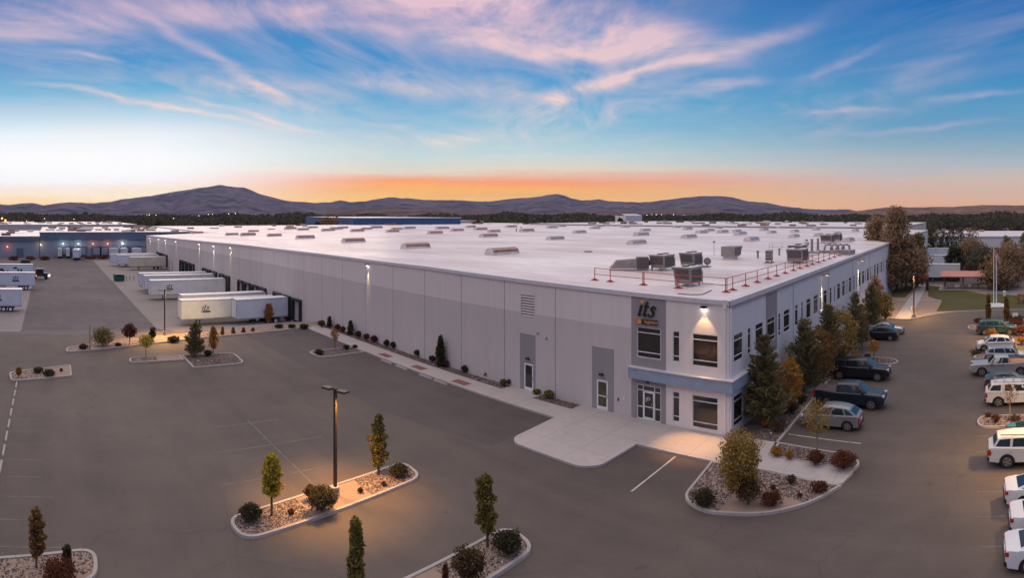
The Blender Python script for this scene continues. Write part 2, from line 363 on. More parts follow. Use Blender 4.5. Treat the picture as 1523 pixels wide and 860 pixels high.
# ------------------------------------------------------------------ mesh builder
class MB:
    def __init__(s): s.v = []; s.f = []; s.mi = []
    def face(s, pts, mi=0):
        n = len(s.v); s.v += [tuple(p) for p in pts]; s.f.append(tuple(range(n, n+len(pts)))); s.mi.append(mi); return s
    def box(s, x0, y0, z0, x1, y1, z1, mi=0, skip=''):
        n = len(s.v)
        s.v += [(x0, y0, z0), (x1, y0, z0), (x1, y1, z0), (x0, y1, z0), (x0, y0, z1), (x1, y0, z1), (x1, y1, z1), (x0, y1, z1)]
        for k, q in (('b', (0, 3, 2, 1)), ('t', (4, 5, 6, 7)), ('f', (0, 1, 5, 4)), ('r', (1, 2, 6, 5)), ('k', (2, 3, 7, 6)), ('l', (3, 0, 4, 7))):
            if k not in skip: s.f.append(tuple(n+i for i in q)); s.mi.append(mi)
        return s
    def tube(s, p0, p1, r0, r1=None, n=8, mi=0, cap=True):
        r1 = r0 if r1 is None else r1
        p0 = Vector(p0); p1 = Vector(p1); d = (p1-p0)
        if d.length < 1e-6: return s
        d.normalize(); a = d.orthogonal().normalized(); b_ = d.cross(a)
        k = len(s.v)
        for p, r in ((p0, r0), (p1, r1)):
            for i in range(n):
                t = 2*math.pi*i/n; s.v.append(tuple(p+a*math.cos(t)*r+b_*math.sin(t)*r))
        for i in range(n):
            j = (i+1) % n; s.f.append((k+i, k+j, k+n+j, k+n+i)); s.mi.append(mi)
        if cap:
            s.f.append(tuple(k+i for i in reversed(range(n)))); s.mi.append(mi)
            s.f.append(tuple(k+n+i for i in range(n))); s.mi.append(mi)
        return s
    def prism(s, poly, z0, z1, mi=0, mit=None, bottom=False):
        n = len(poly); k = len(s.v)
        zf0 = z0 if callable(z0) else (lambda x, y: z0); zf1 = z1 if callable(z1) else (lambda x, y: z1)
        s.v += [(x, y, zf0(x, y)) for x, y in poly]+[(x, y, zf1(x, y)) for x, y in poly]
        for i in range(n):
            j = (i+1) % n; s.f.append((k+i, k+j, k+n+j, k+n+i)); s.mi.append(mi)
        s.f.append(tuple(k+n+i for i in range(n))); s.mi.append(mi if mit is None else mit)
        if bottom: s.f.append(tuple(k+i for i in reversed(range(n)))); s.mi.append(mi)
        return s
    def ball(s, c, r, seg=8, rings=5, mi=0, sz=1.0):
        k = len(s.v)
        for i in range(rings+1):
            th = math.pi*i/rings
            for j in range(seg):
                ph = 2*math.pi*j/seg
                s.v.append((c[0]+r*math.sin(th)*math.cos(ph), c[1]+r*math.sin(th)*math.sin(ph), c[2]+r*sz*math.cos(th)))
        for i in range(rings):
            for j in range(seg):
                a, b_ = k+i*seg+j, k+i*seg+(j+1) % seg
                s.f.append((a, a+seg, b_+seg, b_)); s.mi.append(mi)
        return s
    def xf(s, Mx):
        s.v = [tuple(Mx @ Vector(p)) for p in s.v]; return s
    def build(s, name, mats, parent=None, smooth=False, bevel=0, tag=None, fix=True):
        me = bpy.data.meshes.new(name); me.from_pydata(s.v, [], s.f)
        if not isinstance(mats, (list, tuple)): mats = [mats]
        for m_ in mats: me.materials.append(M[m_] if isinstance(m_, str) else m_)
        if len(mats) > 1: me.polygons.foreach_set('material_index', s.mi)
        if bevel or fix:
            bm = bmesh.new(); bm.from_mesh(me)
            if bevel:
                bmesh.ops.remove_doubles(bm, verts=bm.verts, dist=1e-4)
                ed = [e for e in bm.edges if len(e.link_faces) == 2 and e.calc_face_angle(0) > .5]
                bmesh.ops.bevel(bm, geom=ed, offset=bevel, segments=2, affect='EDGES', clamp_overlap=True, profile=.6)
            bmesh.ops.recalc_face_normals(bm, faces=bm.faces) if fix else None
            bm.to_mesh(me); bm.free()
        if smooth: me.polygons.foreach_set('use_smooth', [True]*len(me.polygons))
        me.update()
        o = bpy.data.objects.new(name, me); COL.objects.link(o)
        if parent: o.parent = parent
        return o
def thing(name, label, cat, loc=(0, 0, 0), rz=0, group=None):
    o = bpy.data.objects.new(name, None); COL.objects.link(o); o.location = loc; o.rotation_euler = (0, 0, rz)
    o.empty_display_size = .3
    o['label'] = label; o['category'] = cat
    if group: o['group'] = group
    return o
def tag(o, label, cat, group=None):
    o['label'] = label; o['category'] = cat
    if group: o['group'] = group
    return o
def struct(o, kind='structure', label=None, cat=None):
    o['kind'] = kind
    if label: o['label'] = label
    if cat: o['category'] = cat
    return o
def dup(root, loc=None, rz=None, label=None, group=None):
    r = root.copy(); COL.objects.link(r)
    if loc is not None: r.location = loc
    if rz is not None: r.rotation_euler = (0, 0, rz)
    if label: r['label'] = label
    if group: r['group'] = group
    for ch in list(root.children):
        c = ch.copy(); COL.objects.link(c); c.parent = r
        for g in ch.children:
            d_ = g.copy(); COL.objects.link(d_); d_.parent = c
    return r
def spot(name, loc, to, energy, color, size=R(90), blend=.6, rad=.1, parent=None):
    l = bpy.data.lights.new(name, 'SPOT'); l.energy = energy; l.color = color; l.spot_size = size; l.spot_blend = blend; l.shadow_soft_size = rad
    o = bpy.data.objects.new(name, l); COL.objects.link(o); o.location = loc
    v = Vector(loc)-Vector(to); o.rotation_euler = v.to_track_quat('Z', 'Y').to_euler()
    return o

# ------------------------------------------------------------------ polygons: rounding, offset
def rounded(pts, r, n=6):
    o = []; N = len(pts)
    for i in range(N):
        p0, p1, p2 = (Vector(pts[(i+k) % N]) for k in (-1, 0, 1))
        rr = r[i] if isinstance(r, (list, tuple)) else r
        a = (p0-p1); b_ = (p2-p1); q = min(rr, a.length*.48, b_.length*.48)
        if q < .02: o.append(tuple(p1)); continue
        A = p1+a.normalized()*q; B = p1+b_.normalized()*q
        for k in range(n+1):
            t = k/n; P = A*(1-t)**2+p1*2*t*(1-t)+B*t*t; o.append((P.x, P.y))
    return o
def area(p): return .5*sum(p[i][0]*p[(i+1) % len(p)][1]-p[(i+1) % len(p)][0]*p[i][1] for i in range(len(p)))
def inset(pts, d_):
    N = len(pts); s_ = 1 if area(pts) > 0 else -1; o = []
    for i in range(N):
        p0, p1, p2 = (Vector(pts[(i+k) % N]) for k in (-1, 0, 1))
        a = (p1-p0).normalized(); b_ = (p2-p1).normalized()
        n1 = Vector((-a.y, a.x))*s_; n2 = Vector((-b_.y, b_.x))*s_; m_ = (n1+n2)
        m_ = m_/max(.3, m_.length_squared)*2
        q = p1+m_*d_; o.append((q.x, q.y))
    return o
def inside(p, poly):
    x, y = p; c = False; n = len(poly)
    for i in range(n):
        x1, y1 = poly[i]; x2, y2 = poly[(i+1) % n]
        if (y1 > y) != (y2 > y) and x < (x2-x1)*(y-y1)/(y2-y1)+x1: c = not c
    return c
def kerb_ring(poly, wd=.17, h=.15, name='kerb'):
    inn = inset(poly, wd); n = len(poly); mb = MB()
    g = lambda p: gz(p[0], p[1])
    lo = [(x, y, g((x, y))-.05) for x, y in poly]; to = [(x+(ix-x)*.12, y+(iy-y)*.12, g((x, y))+h) for (x, y), (ix, iy) in zip(poly, inn)]
    ti = [(x, y, g((x, y))+h) for x, y in inn]; li = [(x, y, g((x, y))+.0) for x, y in inn]
    mb.v = lo+to+ti+li
    for i in range(n):
        j = (i+1) % n
        for a in range(3): mb.f.append((a*n+i, a*n+j, (a+1)*n+j, (a+1)*n+i)); mb.mi.append(0)
    return struct(mb.build(name, 'kerb'))
def bed(poly, m_, name, z=.08, kind='structure'):
    mb = MB(); mb.face([(x, y, gz(x, y)+z) for x, y in poly]); o = mb.build(name, m_, fix=False)
    me = o.data; bm = bmesh.new(); bm.from_mesh(me); bmesh.ops.recalc_face_normals(bm, faces=bm.faces)
    if bm.faces[0].normal.z < 0: bmesh.ops.reverse_faces(bm, faces=bm.faces)
    bm.to_mesh(me); bm.free(); return struct(o, kind)
ICO = None
def stones(poly, n, s0, s1, z=.08, excl=None):
    """loose stones as one mass"""
    xs = [p[0] for p in poly]; ys = [p[1] for p in poly]; V = []; Fc = []; k = 0
    base = np.array([(0, 0, 1), (.9, 0, .1), (.28, .85, 0), (-.72, .52, .1), (-.72, -.52, -.05), (.28, -.85, .05), (0, 0, -1)], float)
    fb = [(0, 1, 2), (0, 2, 3), (0, 3, 4), (0, 4, 5), (0, 5, 1)]
    c = 0; n = int(n*1.7); s0 *= .72; s1 *= .72
    while c < n:
        x = random.uniform(min(xs), max(xs)); y = random.uniform(min(ys), max(ys))
        if not inside((x, y), poly) or (excl and excl(x, y)): 
            c += .25; continue
        c += 1; s_ = s0+(s1-s0)*random.random()**2; t = random.random()*6.28
        sx, sy, szz = s_*random.uniform(.7, 1.3), s_*random.uniform(.6, 1.1), s_*random.uniform(.4, .75)
        P = base*np.array((sx, sy, szz)); P += rng.normal(0, s_*.08, P.shape)
        Rm = np.array([[math.cos(t), -math.sin(t), 0], [math.sin(t), math.cos(t), 0], [0, 0, 1]]); P = P @ Rm.T+np.array((x, y, gz(x, y)+z+szz*.3))
        V.append(P); Fc += [(a+k, b_+k, d_+k) for a, b_, d_ in fb]; k += 7
    me = bpy.data.meshes.new('gravel'); me.from_pydata(np.concatenate(V).tolist(), [], Fc); me.materials.append(M['stones']); me.update()
    o = bpy.data.objects.new('gravel', me); COL.objects.link(o); return struct(o, 'stuff', 'loose pinkish grey river stones covering a planting bed', 'gravel')

# ================================================================== GROUND
XB = [-12000, -6000, -2000, -600, -260, -90, -86.5, -83, -79.5, -76, -40, 0, 40, 300, 2000, 6000, 12000]
YB = [-12000, -3000, -400, -100, 0, 60, 120, 240, 600, 2000, 6000, 12000]
def sheet(name, xs, ys, dz, m_, cut=None):
    mb = MB(); nx = len(xs)
    mb.v = [(x, y, gz(x, y)+dz) for y in ys for x in xs]
    for j in range(len(ys)-1):
        for i in range(nx-1):
            mb.f.append((j*nx+i, j*nx+i+1, (j+1)*nx+i+1, (j+1)*nx+i)); mb.mi.append(0)
    return mb.build(name, m_, fix=False)
m, nt, b = mat('valley_floor', .95, 0, .2); M['valley'] = m
n1 = noise(nt, geopos(nt), .004, 6, .7); n2 = noise(nt, geopos(nt), .05, 4, .6)
nt.links.new(mix(nt, (n1*.8+n2*.3-.1).clamp(), (.10, .085, .05, 1), (.24, .18, .12, 1)), b.inputs['Base Color'])
struct(sheet('ground', XB, YB, -.05, 'valley'))
XA = [-250, -90, -86.5, -83, -79.5, -76]
struct(sheet('truck_yard', XA, [-120, 16.5, 37.4, 260], .0, 'yard'))
struct(sheet('parking_lot', [-76, 62], [-40, 28, 37.4, 96], .0, 'asphalt'))
struct(sheet('road', [-16.5, 62], [96.004, 140, 230], -.004, 'yard'))
struct(sheet('dock_apron', [-224]+XA[1:], [16.5, 37.36], .004, 'apron'))
mb = MB(); zz = -2.2+.004
mb.face([(-100, -11, zz), (-82.5+0, -11, gz(-90)+.004), (-90, -4.2, gz(-90)+.004), (-100, -4.2, zz)]) if False else None
mb.face([(-165, -10.5, zz), (-90.2, -10.5, zz), (-90.2, -4.3, zz), (-165, -4.3, zz)])
struct(mb.build('trailer_pad', 'apron', fix=False))
struct(sheet('pad_ramp', [-90.2, -86.5, -83.5], [-10.5, -4.3], .006, 'apron'))

mb = MB(); mb.face([(-71, 24.6, .0035), (-56, 25.4, .0035), (-40, 24.8, .0035), (-28.9, 27.0, .0035), (-29.3, 33.8, .0035), (-72.4, 33.8, .0035)]); struct(mb.build('darker_asphalt', 'asphalt_dark', fix=False))  # slightly darker asphalt sheet laid beside the sidewalk
# ---- sidewalk and entrance plaza
walk = [(-73.2, 33.8), (-29.3, 33.8), (-28.7, 28.8), (-27.9, 28.2), (-22.3, 28.2), (-21.4, 29.1), (-21.4, 33.2), (-15.9, 33.2), (-12.6, 33.2), (-7.6, 33.0), (-7.2, 34.9), (-12.9, 35.6), (-13.2, 37.2), (-13.2, 37.7), (-16.4, 37.7), (-16.4, 37.38), (-35.3, 37.38), (-37.3, 37.38), (-37.3, 36.2), (-73.2, 36.2)]
walk = [(-73.2, 33.8), (-29.2, 33.8), (-28.7, 28.9), (-27.9, 28.2), (-22.3, 28.2), (-21.4, 29.1), (-21.4, 33.2), (-15.9, 33.2), (-12.4, 33.2), (-7.5, 32.7), (-7.1, 34.7), (-12.9, 35.4), (-13.2, 37.6), (-16.4, 37.6), (-16.4, 37.38), (-29.4, 37.38), (-29.4, 36.1), (-33.6, 36.1), (-33.6, 37.38), (-37.3, 37.38), (-37.3, 36.1), (-73.2, 36.1)]
walk = rounded(walk, [0, .0, .5, .5, .5, .5, .0, 0, 0, .3, .3, 0, 0, 0, 0, 0, 0, 0, 0, 0, 0, 0], 4)
mb = MB(); mb.prism(walk, -.05, .15); struct(mb.build('sidewalk', 'walk'))
# raised lip of the walk, a shade paler
mb = MB()
lip = [(-73.2, 33.8), (-29.2, 33.8), (-28.7, 28.9), (-27.9, 28.2), (-22.3, 28.2), (-21.4, 29.1), (-21.4, 33.2), (-15.9, 33.2)]
def ribbon(mb, pts, wd, z, side=1):
    for a, b_ in zip(pts, pts[1:]):
        a = Vector(a); b_ = Vector(b_); d_ = (b_-a).normalized(); n_ = Vector((-d_.y, d_.x))*wd*side
        mb.face([(a.x, a.y, z), (b_.x, b_.y, z), (b_.x+n_.x, b_.y+n_.y, z), (a.x+n_.x, a.y+n_.y, z)])
# gravel strips by the wall
stripA = [(-73.2, 36.1), (-37.3, 36.1), (-37.3, 37.35), (-73.2, 37.35)]
stripB = [(-33.6, 36.1), (-29.4, 36.1), (-29.4, 37.35), (-33.6, 37.35)]
bed(stripA, 'gravel', 'planting_bed', .1); stones(stripA, 1500, .05, .13, .11); bed(stripB, 'gravel', 'planting_bed', .1); stones(stripB, 260, .05, .12, .11)
# tactile mats and wheel stops at the walk
for i, x in enumerate((-54, -47.8, -41.2)):
    mb = MB(); mb.box(x-.95, 34.25, .15, x+.95, 35.15, .156)
    tag(mb.build('tactile_mat', 'domes_mat'), ('red brown tactile mat on the sidewalk farthest from the entrance', 'middle of the three red brown tactile mats on the sidewalk', 'red brown tactile mat on the sidewalk nearest the entrance')[i], 'tactile mat', 'tactile mats')
def wheel_stop(x, y, rz, L, label, group):
    mb = MB(); h, a, c = .14, .09, .05
    mb.prism([(-L/2, -a), (L/2, -a), (L/2, a), (-L/2, a)], .0, .02)
    k = len(mb.v); mb.v += [(-L/2, -a, .0), (L/2, -a, .0), (L/2, a, .0), (-L/2, a, .0), (-L/2+.05, -c, h), (L/2-.05, -c, h), (L/2-.05, c, h), (-L/2+.05, c, h)]
    for q in ((4, 5, 6, 7), (0, 1, 5, 4), (1, 2, 6, 5), (2, 3, 7, 6), (3, 0, 4, 7)): mb.f.append(tuple(k+i for i in q)); mb.mi.append(0)
    o = mb.build('wheel_stop', 'kerb'); o.location = (x, y, gz(x, y)+.005); o.rotation_euler = (0, 0, rz)
    return tag(o, label, 'wheel stop', group)
for i, x in enumerate((-51.9, -49.1, -45.0, -42.7)):
    wheel_stop(x, 33.45, 0, 2.0, ('pale concrete wheel stop at the sidewalk edge, %s of the four' % ('farthest from the entrance', 'second farthest from the entrance', 'second nearest the entrance', 'nearest the entrance')[i]), 'wheel stops along the sidewalk')
for i in range(11):
    wheel_stop(-53.2+i*2.45, -3.0, 0, 1.75, 'pale wheel stop in the dashed row at the left edge, %s from its far end' % 'first second third fourth fifth sixth seventh eighth ninth tenth eleventh'.split()[i], 'wheel stops along the left row')
# painted lines
def line(name, x0, y0, x1, y1, wd, m_, z=.005):
    a = Vector((x0, y0)); b_ = Vector((x1, y1)); d_ = (b_-a).normalized(); n_ = Vector((-d_.y, d_.x))*wd/2
    mb = MB(); mb.face([(a.x-n_.x, a.y-n_.y, z), (b_.x-n_.x, b_.y-n_.y, z), (b_.x+n_.x, b_.y+n_.y, z), (a.x+n_.x, a.y+n_.y, z)])
    return mb
def lines(name, L, wd, m_):
    mb = MB()
    for l in L:
        q = line('', *l, wd, m_); n = len(mb.v); mb.v += q.v; mb.f += [tuple(n+i for i in f_) for f_ in q.f]; mb.mi += [0]
    return struct(mb.build(name, m_, fix=False))
lines('stall_line', [(-18.35, 33.1, -18.15, 27.6)], .11, 'line')
L = [(-42, 14.7, -30.6, 14.7), (-32.4, 9.8, -32.4, 14.6), (-32.4, 14.8, -32.4, 17.6), (-36.9, 10.8, -36.9, 14.6), (-36.9, 14.8, -36.9, 18.4), (-41.3, 12, -41.3, 14.6), (-41.3, 14.8, -41.3, 17.0)]
lines('faded_stall_line', L, .10, 'line_old')
lines('faded_row_line', [(-53.2+1.22+i*2.45, -2.6, -53.2+1.22+i*2.45, random.uniform(-.5, 1.2)) for i in range(3, 11)], .07, 'line_old')
lines('right_stall_line', [(-12.9, 39.5+i*2.9, -7.6, 39.5+i*2.9) for i in range(1, 6)]+[(-13.2, 65.4+2.9*i, -8.4, 65.4+2.9*i) for i in range(5)], .10, 'line_old')
lines('bay_stall_line', [(-12.9, 39.6, -7.6, 39.2)], .11, 'line')
lines('east_stall_line', [(.2, 24.8+2.74*i, 5.6, 24.8+2.74*i) for i in range(20)], .10, 'line_old')

# ---- islands
def mound(px0): pass
isl = rounded([(-15.9, 33.2), (-15.3, 28.2), (-13.6, 27.35), (-10.6, 28.3), (-8.6, 30.2), (-7.4, 32.7), (-12.4, 33.3)], [0, .9, .9, 1.2, 1.2, .0, 0], 6)
kerb_ring(isl); ii = inset(isl, .17)
bed(ii, 'soil', 'planting_bed', .10)
soilpart = lambda x, y: (y < 31.6-.35*(x+12.9) and x > -12.9 and y < 32.4-(x+12.5)*.15)
stones(ii, 2600, .05, .13, .10, excl=soilpart)
isl = rounded([(-12.9, 35.45), (-7.15, 34.75), (-6.9, 36.0), (-8.2, 37.1), (-13.0, 37.7)], [0, .2, .7, .9, 0], 6)
kerb_ring(isl); ii = inset(isl, .17); bed(ii, 'gravel', 'planting_bed', .10); stones(ii, 900, .05, .12, .10)
# long middle island
isl = rounded([(-28.7, 8.8), (-26.3, 9.0), (-27.9, 20.6), (-30.4, 20.9), (-29.6, 14.0)], [1.1, 1.1, 1.0, 1.0, 0], 7)
kerb_ring(isl, .2); ii = inset(isl, .2); bed(ii, 'soil', 'planting_bed', .10)
stones(ii, 2600, .04, .11, .10, excl=lambda x, y: 13.0 < y < 16.9 and random.random() > .004)
# near island (two runs)
isl = rounded([(-20.2, 5.0), (-17.6, 5.0), (-18.4, 20.2), (-20.9, 20.6)], [.8, .8, 1.1, 1.1], 7)
kerb_ring(isl, .2); ii = inset(isl, .2); bed(ii, 'soil', 'planting_bed', .10); stones(ii, 1700, .04, .11, .10, excl=lambda x, y: y < 15.6)
# island bottom left
isl = rounded([(-24.0, -8), (-24.0, 1.2), (-25.3, 2.3), (-27.4, 2.2), (-25.8, -8)], [0, 1.0, .8, 1.2, 0], 7)
isl = rounded([(-22.8, -9), (-24.7, 2.1), (-27.3, 2.2), (-25.2, -9)], [0, 1.1, 1.1, 0], 7)
kerb_ring(isl, .2); ii = inset(isl, .2); bed(ii, 'soil', 'planting_bed', .10); stones(ii, 1500, .04, .11, .10, excl=lambda x, y: x > -25.15-(y)*.18+.2)
# left far island
isl = rounded([(-54.3, -3.6), (-56.2, 2.2), (-60.3, 2.2), (-57.5, -4.0)], [.9, .4, .5, .9], 6)
kerb_ring(isl, .2); ii = inset(isl, .2); bed(ii, 'soil', 'planting_bed', .10); stones(ii, 260, .06, .14, .10, excl=lambda x, y: y > -.8)
# centre-left island with the pine, and its tapering tail
isl = rounded([(-62.9, 14.3), (-57.4, 14.3), (-57.6, 20.0), (-62.4, 20.2)], [.1, .1, 1.3, 1.3], 5)
kerb_ring(isl, .2); ii = inset(isl, .2); bed(ii, 'gravel', 'planting_bed', .10); stones(ii, 700, .06, .14, .10)
isl = rounded([(-60.6, 8.2), (-60.8, 14.2), (-62.9, 14.2), (-62.9, 8.6)], [1.0, 0, 0, 1.0], 5)
kerb_ring(isl, .2); ii = inset(isl, .2); bed(ii, 'soil', 'planting_bed', .10); stones(ii, 250, .06, .13, .10, excl=lambda x, y: y > 11.4)
# island by the sidewalk
isl = rounded([(-59.9, 28.0), (-56.7, 28.2), (-56.7, 33.75), (-59.6, 33.75)], [1.0, 1.0, 0, 0], 5)
kerb_ring(isl, .2); ii = inset(isl, .2); bed(ii, 'gravel', 'planting_bed', .10); stones(ii, 300, .06, .13, .10)
# long strip between the car park and the truck court
strip = rounded([(-66.0, 1.6), (-71.0, 18), (-72.6, 33.8), (-75.6, 33.8), (-75.4, 21), (-71.6, 8), (-68.2, 2.0)], [.6, 0, 0, 0, 0, 0, .6], 5)
strip = rounded([(-65.8, 1.8), (-70.9, 18), (-73.0, 37.2), (-75.8, 37.2), (-75.5, 22), (-71.9, 8), (-68.2, 2.0)], [.7, 0, 0, 0, 0, 0, .7], 5)
kerb_ring(strip, .2); ii = inset(strip, .2); bed(ii, 'soil', 'planting_bed', .10); stones(ii, 900, .06, .14, .10, excl=lambda x, y: y > 9 and (y % 9) > 3)
# bed along the east facade
bedE = [(-16.35, 37.6), (-13.1, 37.6), (-13.9, 74), (-14.3, 86), (-16.35, 86)]
bed(bedE, 'gravel', 'planting_bed', .10); stones(bedE, 2600, .05, .14, .10, excl=lambda x, y: y > 62 and random.random() > .4)
mb = MB(); mb.prism([(-13.15, 37.6), (-12.98, 37.6), (-13.72, 74), (-13.92, 74)], -.05, .16); struct(mb.build('kerb', 'kerb'))
for (x0, y0, x1, y1) in ((-16.2, 49.4, -13.4, 50.6), (-16.3, 63.0, -13.9, 71)):
    mb = MB(); mb.box(x0, y0, 0, x1, y1, .165); struct(mb.build('sidewalk', 'walk'))
isl = rounded([(-14.0, 60.0), (-8.4, 59.8), (-7.7, 61.1), (-8.5, 62.4), (-14.0, 63.0)], [0, .6, .6, .6, 0], 5)
kerb_ring(isl); ii = inset(isl, .17); bed(ii, 'gravel', 'planting_bed', .10); stones(ii, 500, .06, .14, .10)
# islands of the right-hand row
def right_island(y0, y1, x0=.2):
    isl = rounded([(x0+.3, y0), (7.5, y0), (7.5, y1), (x0+.5, y1), (x0, (y0+y1)/2)], [.7, 0, 0, .7, .7], 5)
    kerb_ring(isl); ii = inset(isl, .17); bed(ii, 'soil', 'planting_bed', .10); stones(ii, 500, .06, .14, .10)
right_island(42.7, 45.2, .15); right_island(62.9, 64.6, -.1); right_island(79.0, 82.2, -.9)
mb = MB(); mb.prism([(7.0, 20), (7.4, 20), (7.4, 86), (7.0, 86)], -.05, .15); struct(mb.build('kerb', 'kerb'))
bed([(7.4, 20), (20, 20), (20, 86), (7.4, 86)], 'soil', 'planting_bed', .1)
# far lawn and paths
lawn = rounded([(-9.1, 88.6), (-6.4, 92.3), (-2.4, 94.2), (4, 94.8), (30, 94.8), (30, 112), (2, 113.7), (-6, 122), (-10.2, 122), (-7.9, 106), (-6.0, 97), (-8.6, 90)], 0.0)
lawn = [(-16.3, 86.2), (-9.3, 85.4), (-7.0, 89.0), (-3.0, 93.0), (3, 94.6), (34, 95.6), (34, 128), (-16.3, 128)]
kerb_ring(rounded(lawn, [.3, 1.2, 1.5, 1.5, 1, 0, 0, 0], 5), .25)
bed(inset(lawn, .25), 'soil', 'planting_bed', .10)
bed([(-5.9, 93.0), (-2.9, 93.8), (3, 95.0), (33, 96), (33, 112.5), (2, 113.4), (-2, 119.0), (-10.0, 127.5), (-8.5, 110), (-5.6, 104)], 'grass', 'lawn', .106)
bed([(-16, 108), (-12.6, 108), (-12.2, 127), (-16, 127)], 'grass', 'lawn', .106)
mb = MB(); mb.face([(-11.6, 85.9, .16), (-9.3, 85.6, .16), (-10.0, 127.9, .16), (-11.9, 127.9, .16)]); struct(mb.build('path', 'walk', fix=False))
mb = MB(); mb.face([(-13.5, 103.6, .15), (-5.8, 104.6, .15), (-5.8, 105.3, .15), (-13.6, 104.4, .15)]); struct(mb.build('path', 'walk', fix=False))
mb = MB(); mb.face([(-2, 119.2, .15), (8, 110.6, .15), (12, 116, .15), (-1, 127, .15)]); struct(mb.build('path', 'apron', fix=False))
mb = MB(); mb.face([(1.6, 84.2, .006), (20, 84.2, .006), (20, 84.9, .006), (1.6, 84.9, .006)]); struct(mb.build('pad_line', 'line', fix=False))

# ================================================================== MAIN WAREHOUSE
WH = thing('warehouse', 'huge pale grey warehouse with a white flat roof and a two storey office corner', 'warehouse')
Y0, X0, XW, YN = 37.4, -16.5, -225.0, 211.0
GT = 9.6
def wall_mesh(horizontal, fixed, u0, u1, vb, openings, mats_fn, sign, mats, joints, depth=.16, ztop=None):
    """wall facing -Y (horizontal=True) or +X; openings = (ua,ub,za,zb); faces split into cells so every opening is a real recess"""
    us = {u0, u1}; vs = set(vb)
    for a, b_, c, d_ in openings: us |= {a, b_}; vs |= {c, d_}
    for j in joints: us |= {j-.025, j+.025}
    for bnd in mats_fn('u'): us.add(bnd)
    us = sorted(u for u in us if u0 <= u <= u1); vs = sorted(vs)
    mb = MB()
    def P(u, v, d_=0):
        z = v
        if v > 9.59: z = ztop(u)
        elif horizontal and v > 2.6 and u < -60:
            k = min(1, (-60-u)/40); z = v+k*((2.6+(v-2.6)*(ztop(u)-2.6)/7.0)-v)
        return (u, fixed+d_, z) if horizontal else (fixed-d_, u, z)
    for ua, ub in zip(us, us[1:]):
        um = (ua+ub)/2
        for va, vb_ in zip(vs, vs[1:]):
            vm = (va+vb_)/2
            op = any(a < um < b_ and c < vm < d_ for a, b_, c, d_ in openings)
            if op: continue
            if any(abs(um-j) < .03 for j in joints):
                mi = 0
                mb.face([P(ua, va, .02), P(ub, va, .02), P(ub, vb_, .02), P(ua, vb_, .02)], 0)
            else: mb.face([P(ua, va), P(ub, va), P(ub, vb_), P(ua, vb_)], mats_fn((um, vm)))
    for a, b_, c, d_ in openings:
        q = [(a, c), (b_, c), (b_, d_), (a, d_)]
        mi = mats_fn(((a+b_)/2, (c+d_)/2))
        for i in range(4):
            (s0, t0), (s1, t1_) = q[i], q[(i+1) % 4]
            mb.face([P(s0, t0), P(s1, t1_), P(s1, t1_, depth), P(s0, t0, depth)], mi)
    return mb
def window(horizontal, fixed, a, b_, c, d_, bars_v=(), bars_h=(), kind='window', glass='glass', depth=.10, fw=.055, parent=None):
    """frame as the part, its pane a sub-part"""
    mb = MB(); f0, f1 = fixed+depth*.25, fixed+depth+.04
    def bx(u0, v0, u1, v1):
        if horizontal: mb.box(u0, f0, v0, u1, f1, v1)
        else: mb.box(2*fixed-f1, u0, v0, 2*fixed-f0, u1, v1)
    e = .004
    bx(a+e, c+e, a+fw, d_-e); bx(b_-fw, c+e, b_-e, d_-e); bx(a+fw, c+e, b_-fw, c+fw); bx(a+fw, d_-fw, b_-fw, d_-e)
    for v in bars_h: bx(a+fw, v-fw*.45, b_-fw, v+fw*.45)
    for u in bars_v: bx(u-fw*.45, c+fw, u+fw*.45, d_-fw)
    o = mb.build(kind, 'frame', WH if parent is None else parent)
    g = MB(); yg = fixed+depth+.012
    if horizontal: g.face([(a+e, yg, c+e), (b_-e, yg, c+e), (b_-e, yg, d_-e), (a+e, yg, d_-e)])
    else: g.face([(2*fixed-yg, a+e, c+e), (2*fixed-yg, b_-e, c+e), (2*fixed-yg, b_-e, d_-e), (2*fixed-yg, a+e, d_-e)])
    g.build('pane', glass, o, fix=False); return o
# ---- south facade (faces -Y)
doors_s = [(-35.85, -34.75, .15, 2.5), (-27.9, -26.8, .15, 2.5)]
wins_s = [(-24.1, -22.0, 4.78, 7.08), (-21.0, -20.42, 4.82, 7.06), (-19.4, -17.35, 4.72, 7.04), (-21.0, -20.42, .45, 2.66), (-19.4, -17.35, .32, 2.66)]
store = [(-24.1, -22.0, .15, 2.75)]
louver = [(-36.3, -34.5, 6.55, 8.45)]
docks = [-83.3, -87.3, -91.3, -98.2, -102.2, -106.4, -110.4, -119.5, -123.5, -129, -134, -138, -150, -154.5, -159, -163.5, -185, -190, -195, -200]
dock_op = [(x-1.35, x+1.35, -.95, 2.15) for x in docks]
smalld = [(-181.6, -180.4, -2.1, 1.2), (-177, -175.8, -2.1, 1.2)]
jts = [-32.2-6.1*i for i in range(0, 32)]
EQ = dict(wall=['joint', 'wall_light', 'wall_grey', 'wall_accent', 'wall_office'])
BAND = 6.9
def ms(q):
    if q == 'u': return [-24.6, -21.55, -36.35, -34.45, -28.35, -26.2]
    u, v = q
    if u > -21.55: return 4
    if u > -24.6: return 3
    if (-36.35 < u < -34.45 or -28.35 < u < -26.2) and v < 5.05: return 3
    return 1 if v > BAND else 2
mb = wall_mesh(True, Y0, XW, X0, [-3.2, 0, 5.05, 5.2, BAND, 9.6], doors_s+wins_s+store+louver+dock_op+smalld, ms, 1, None, jts, ztop=lambda u: edge_z(u))
wS = mb.build('wall', EQ['wall'], WH, fix=False)
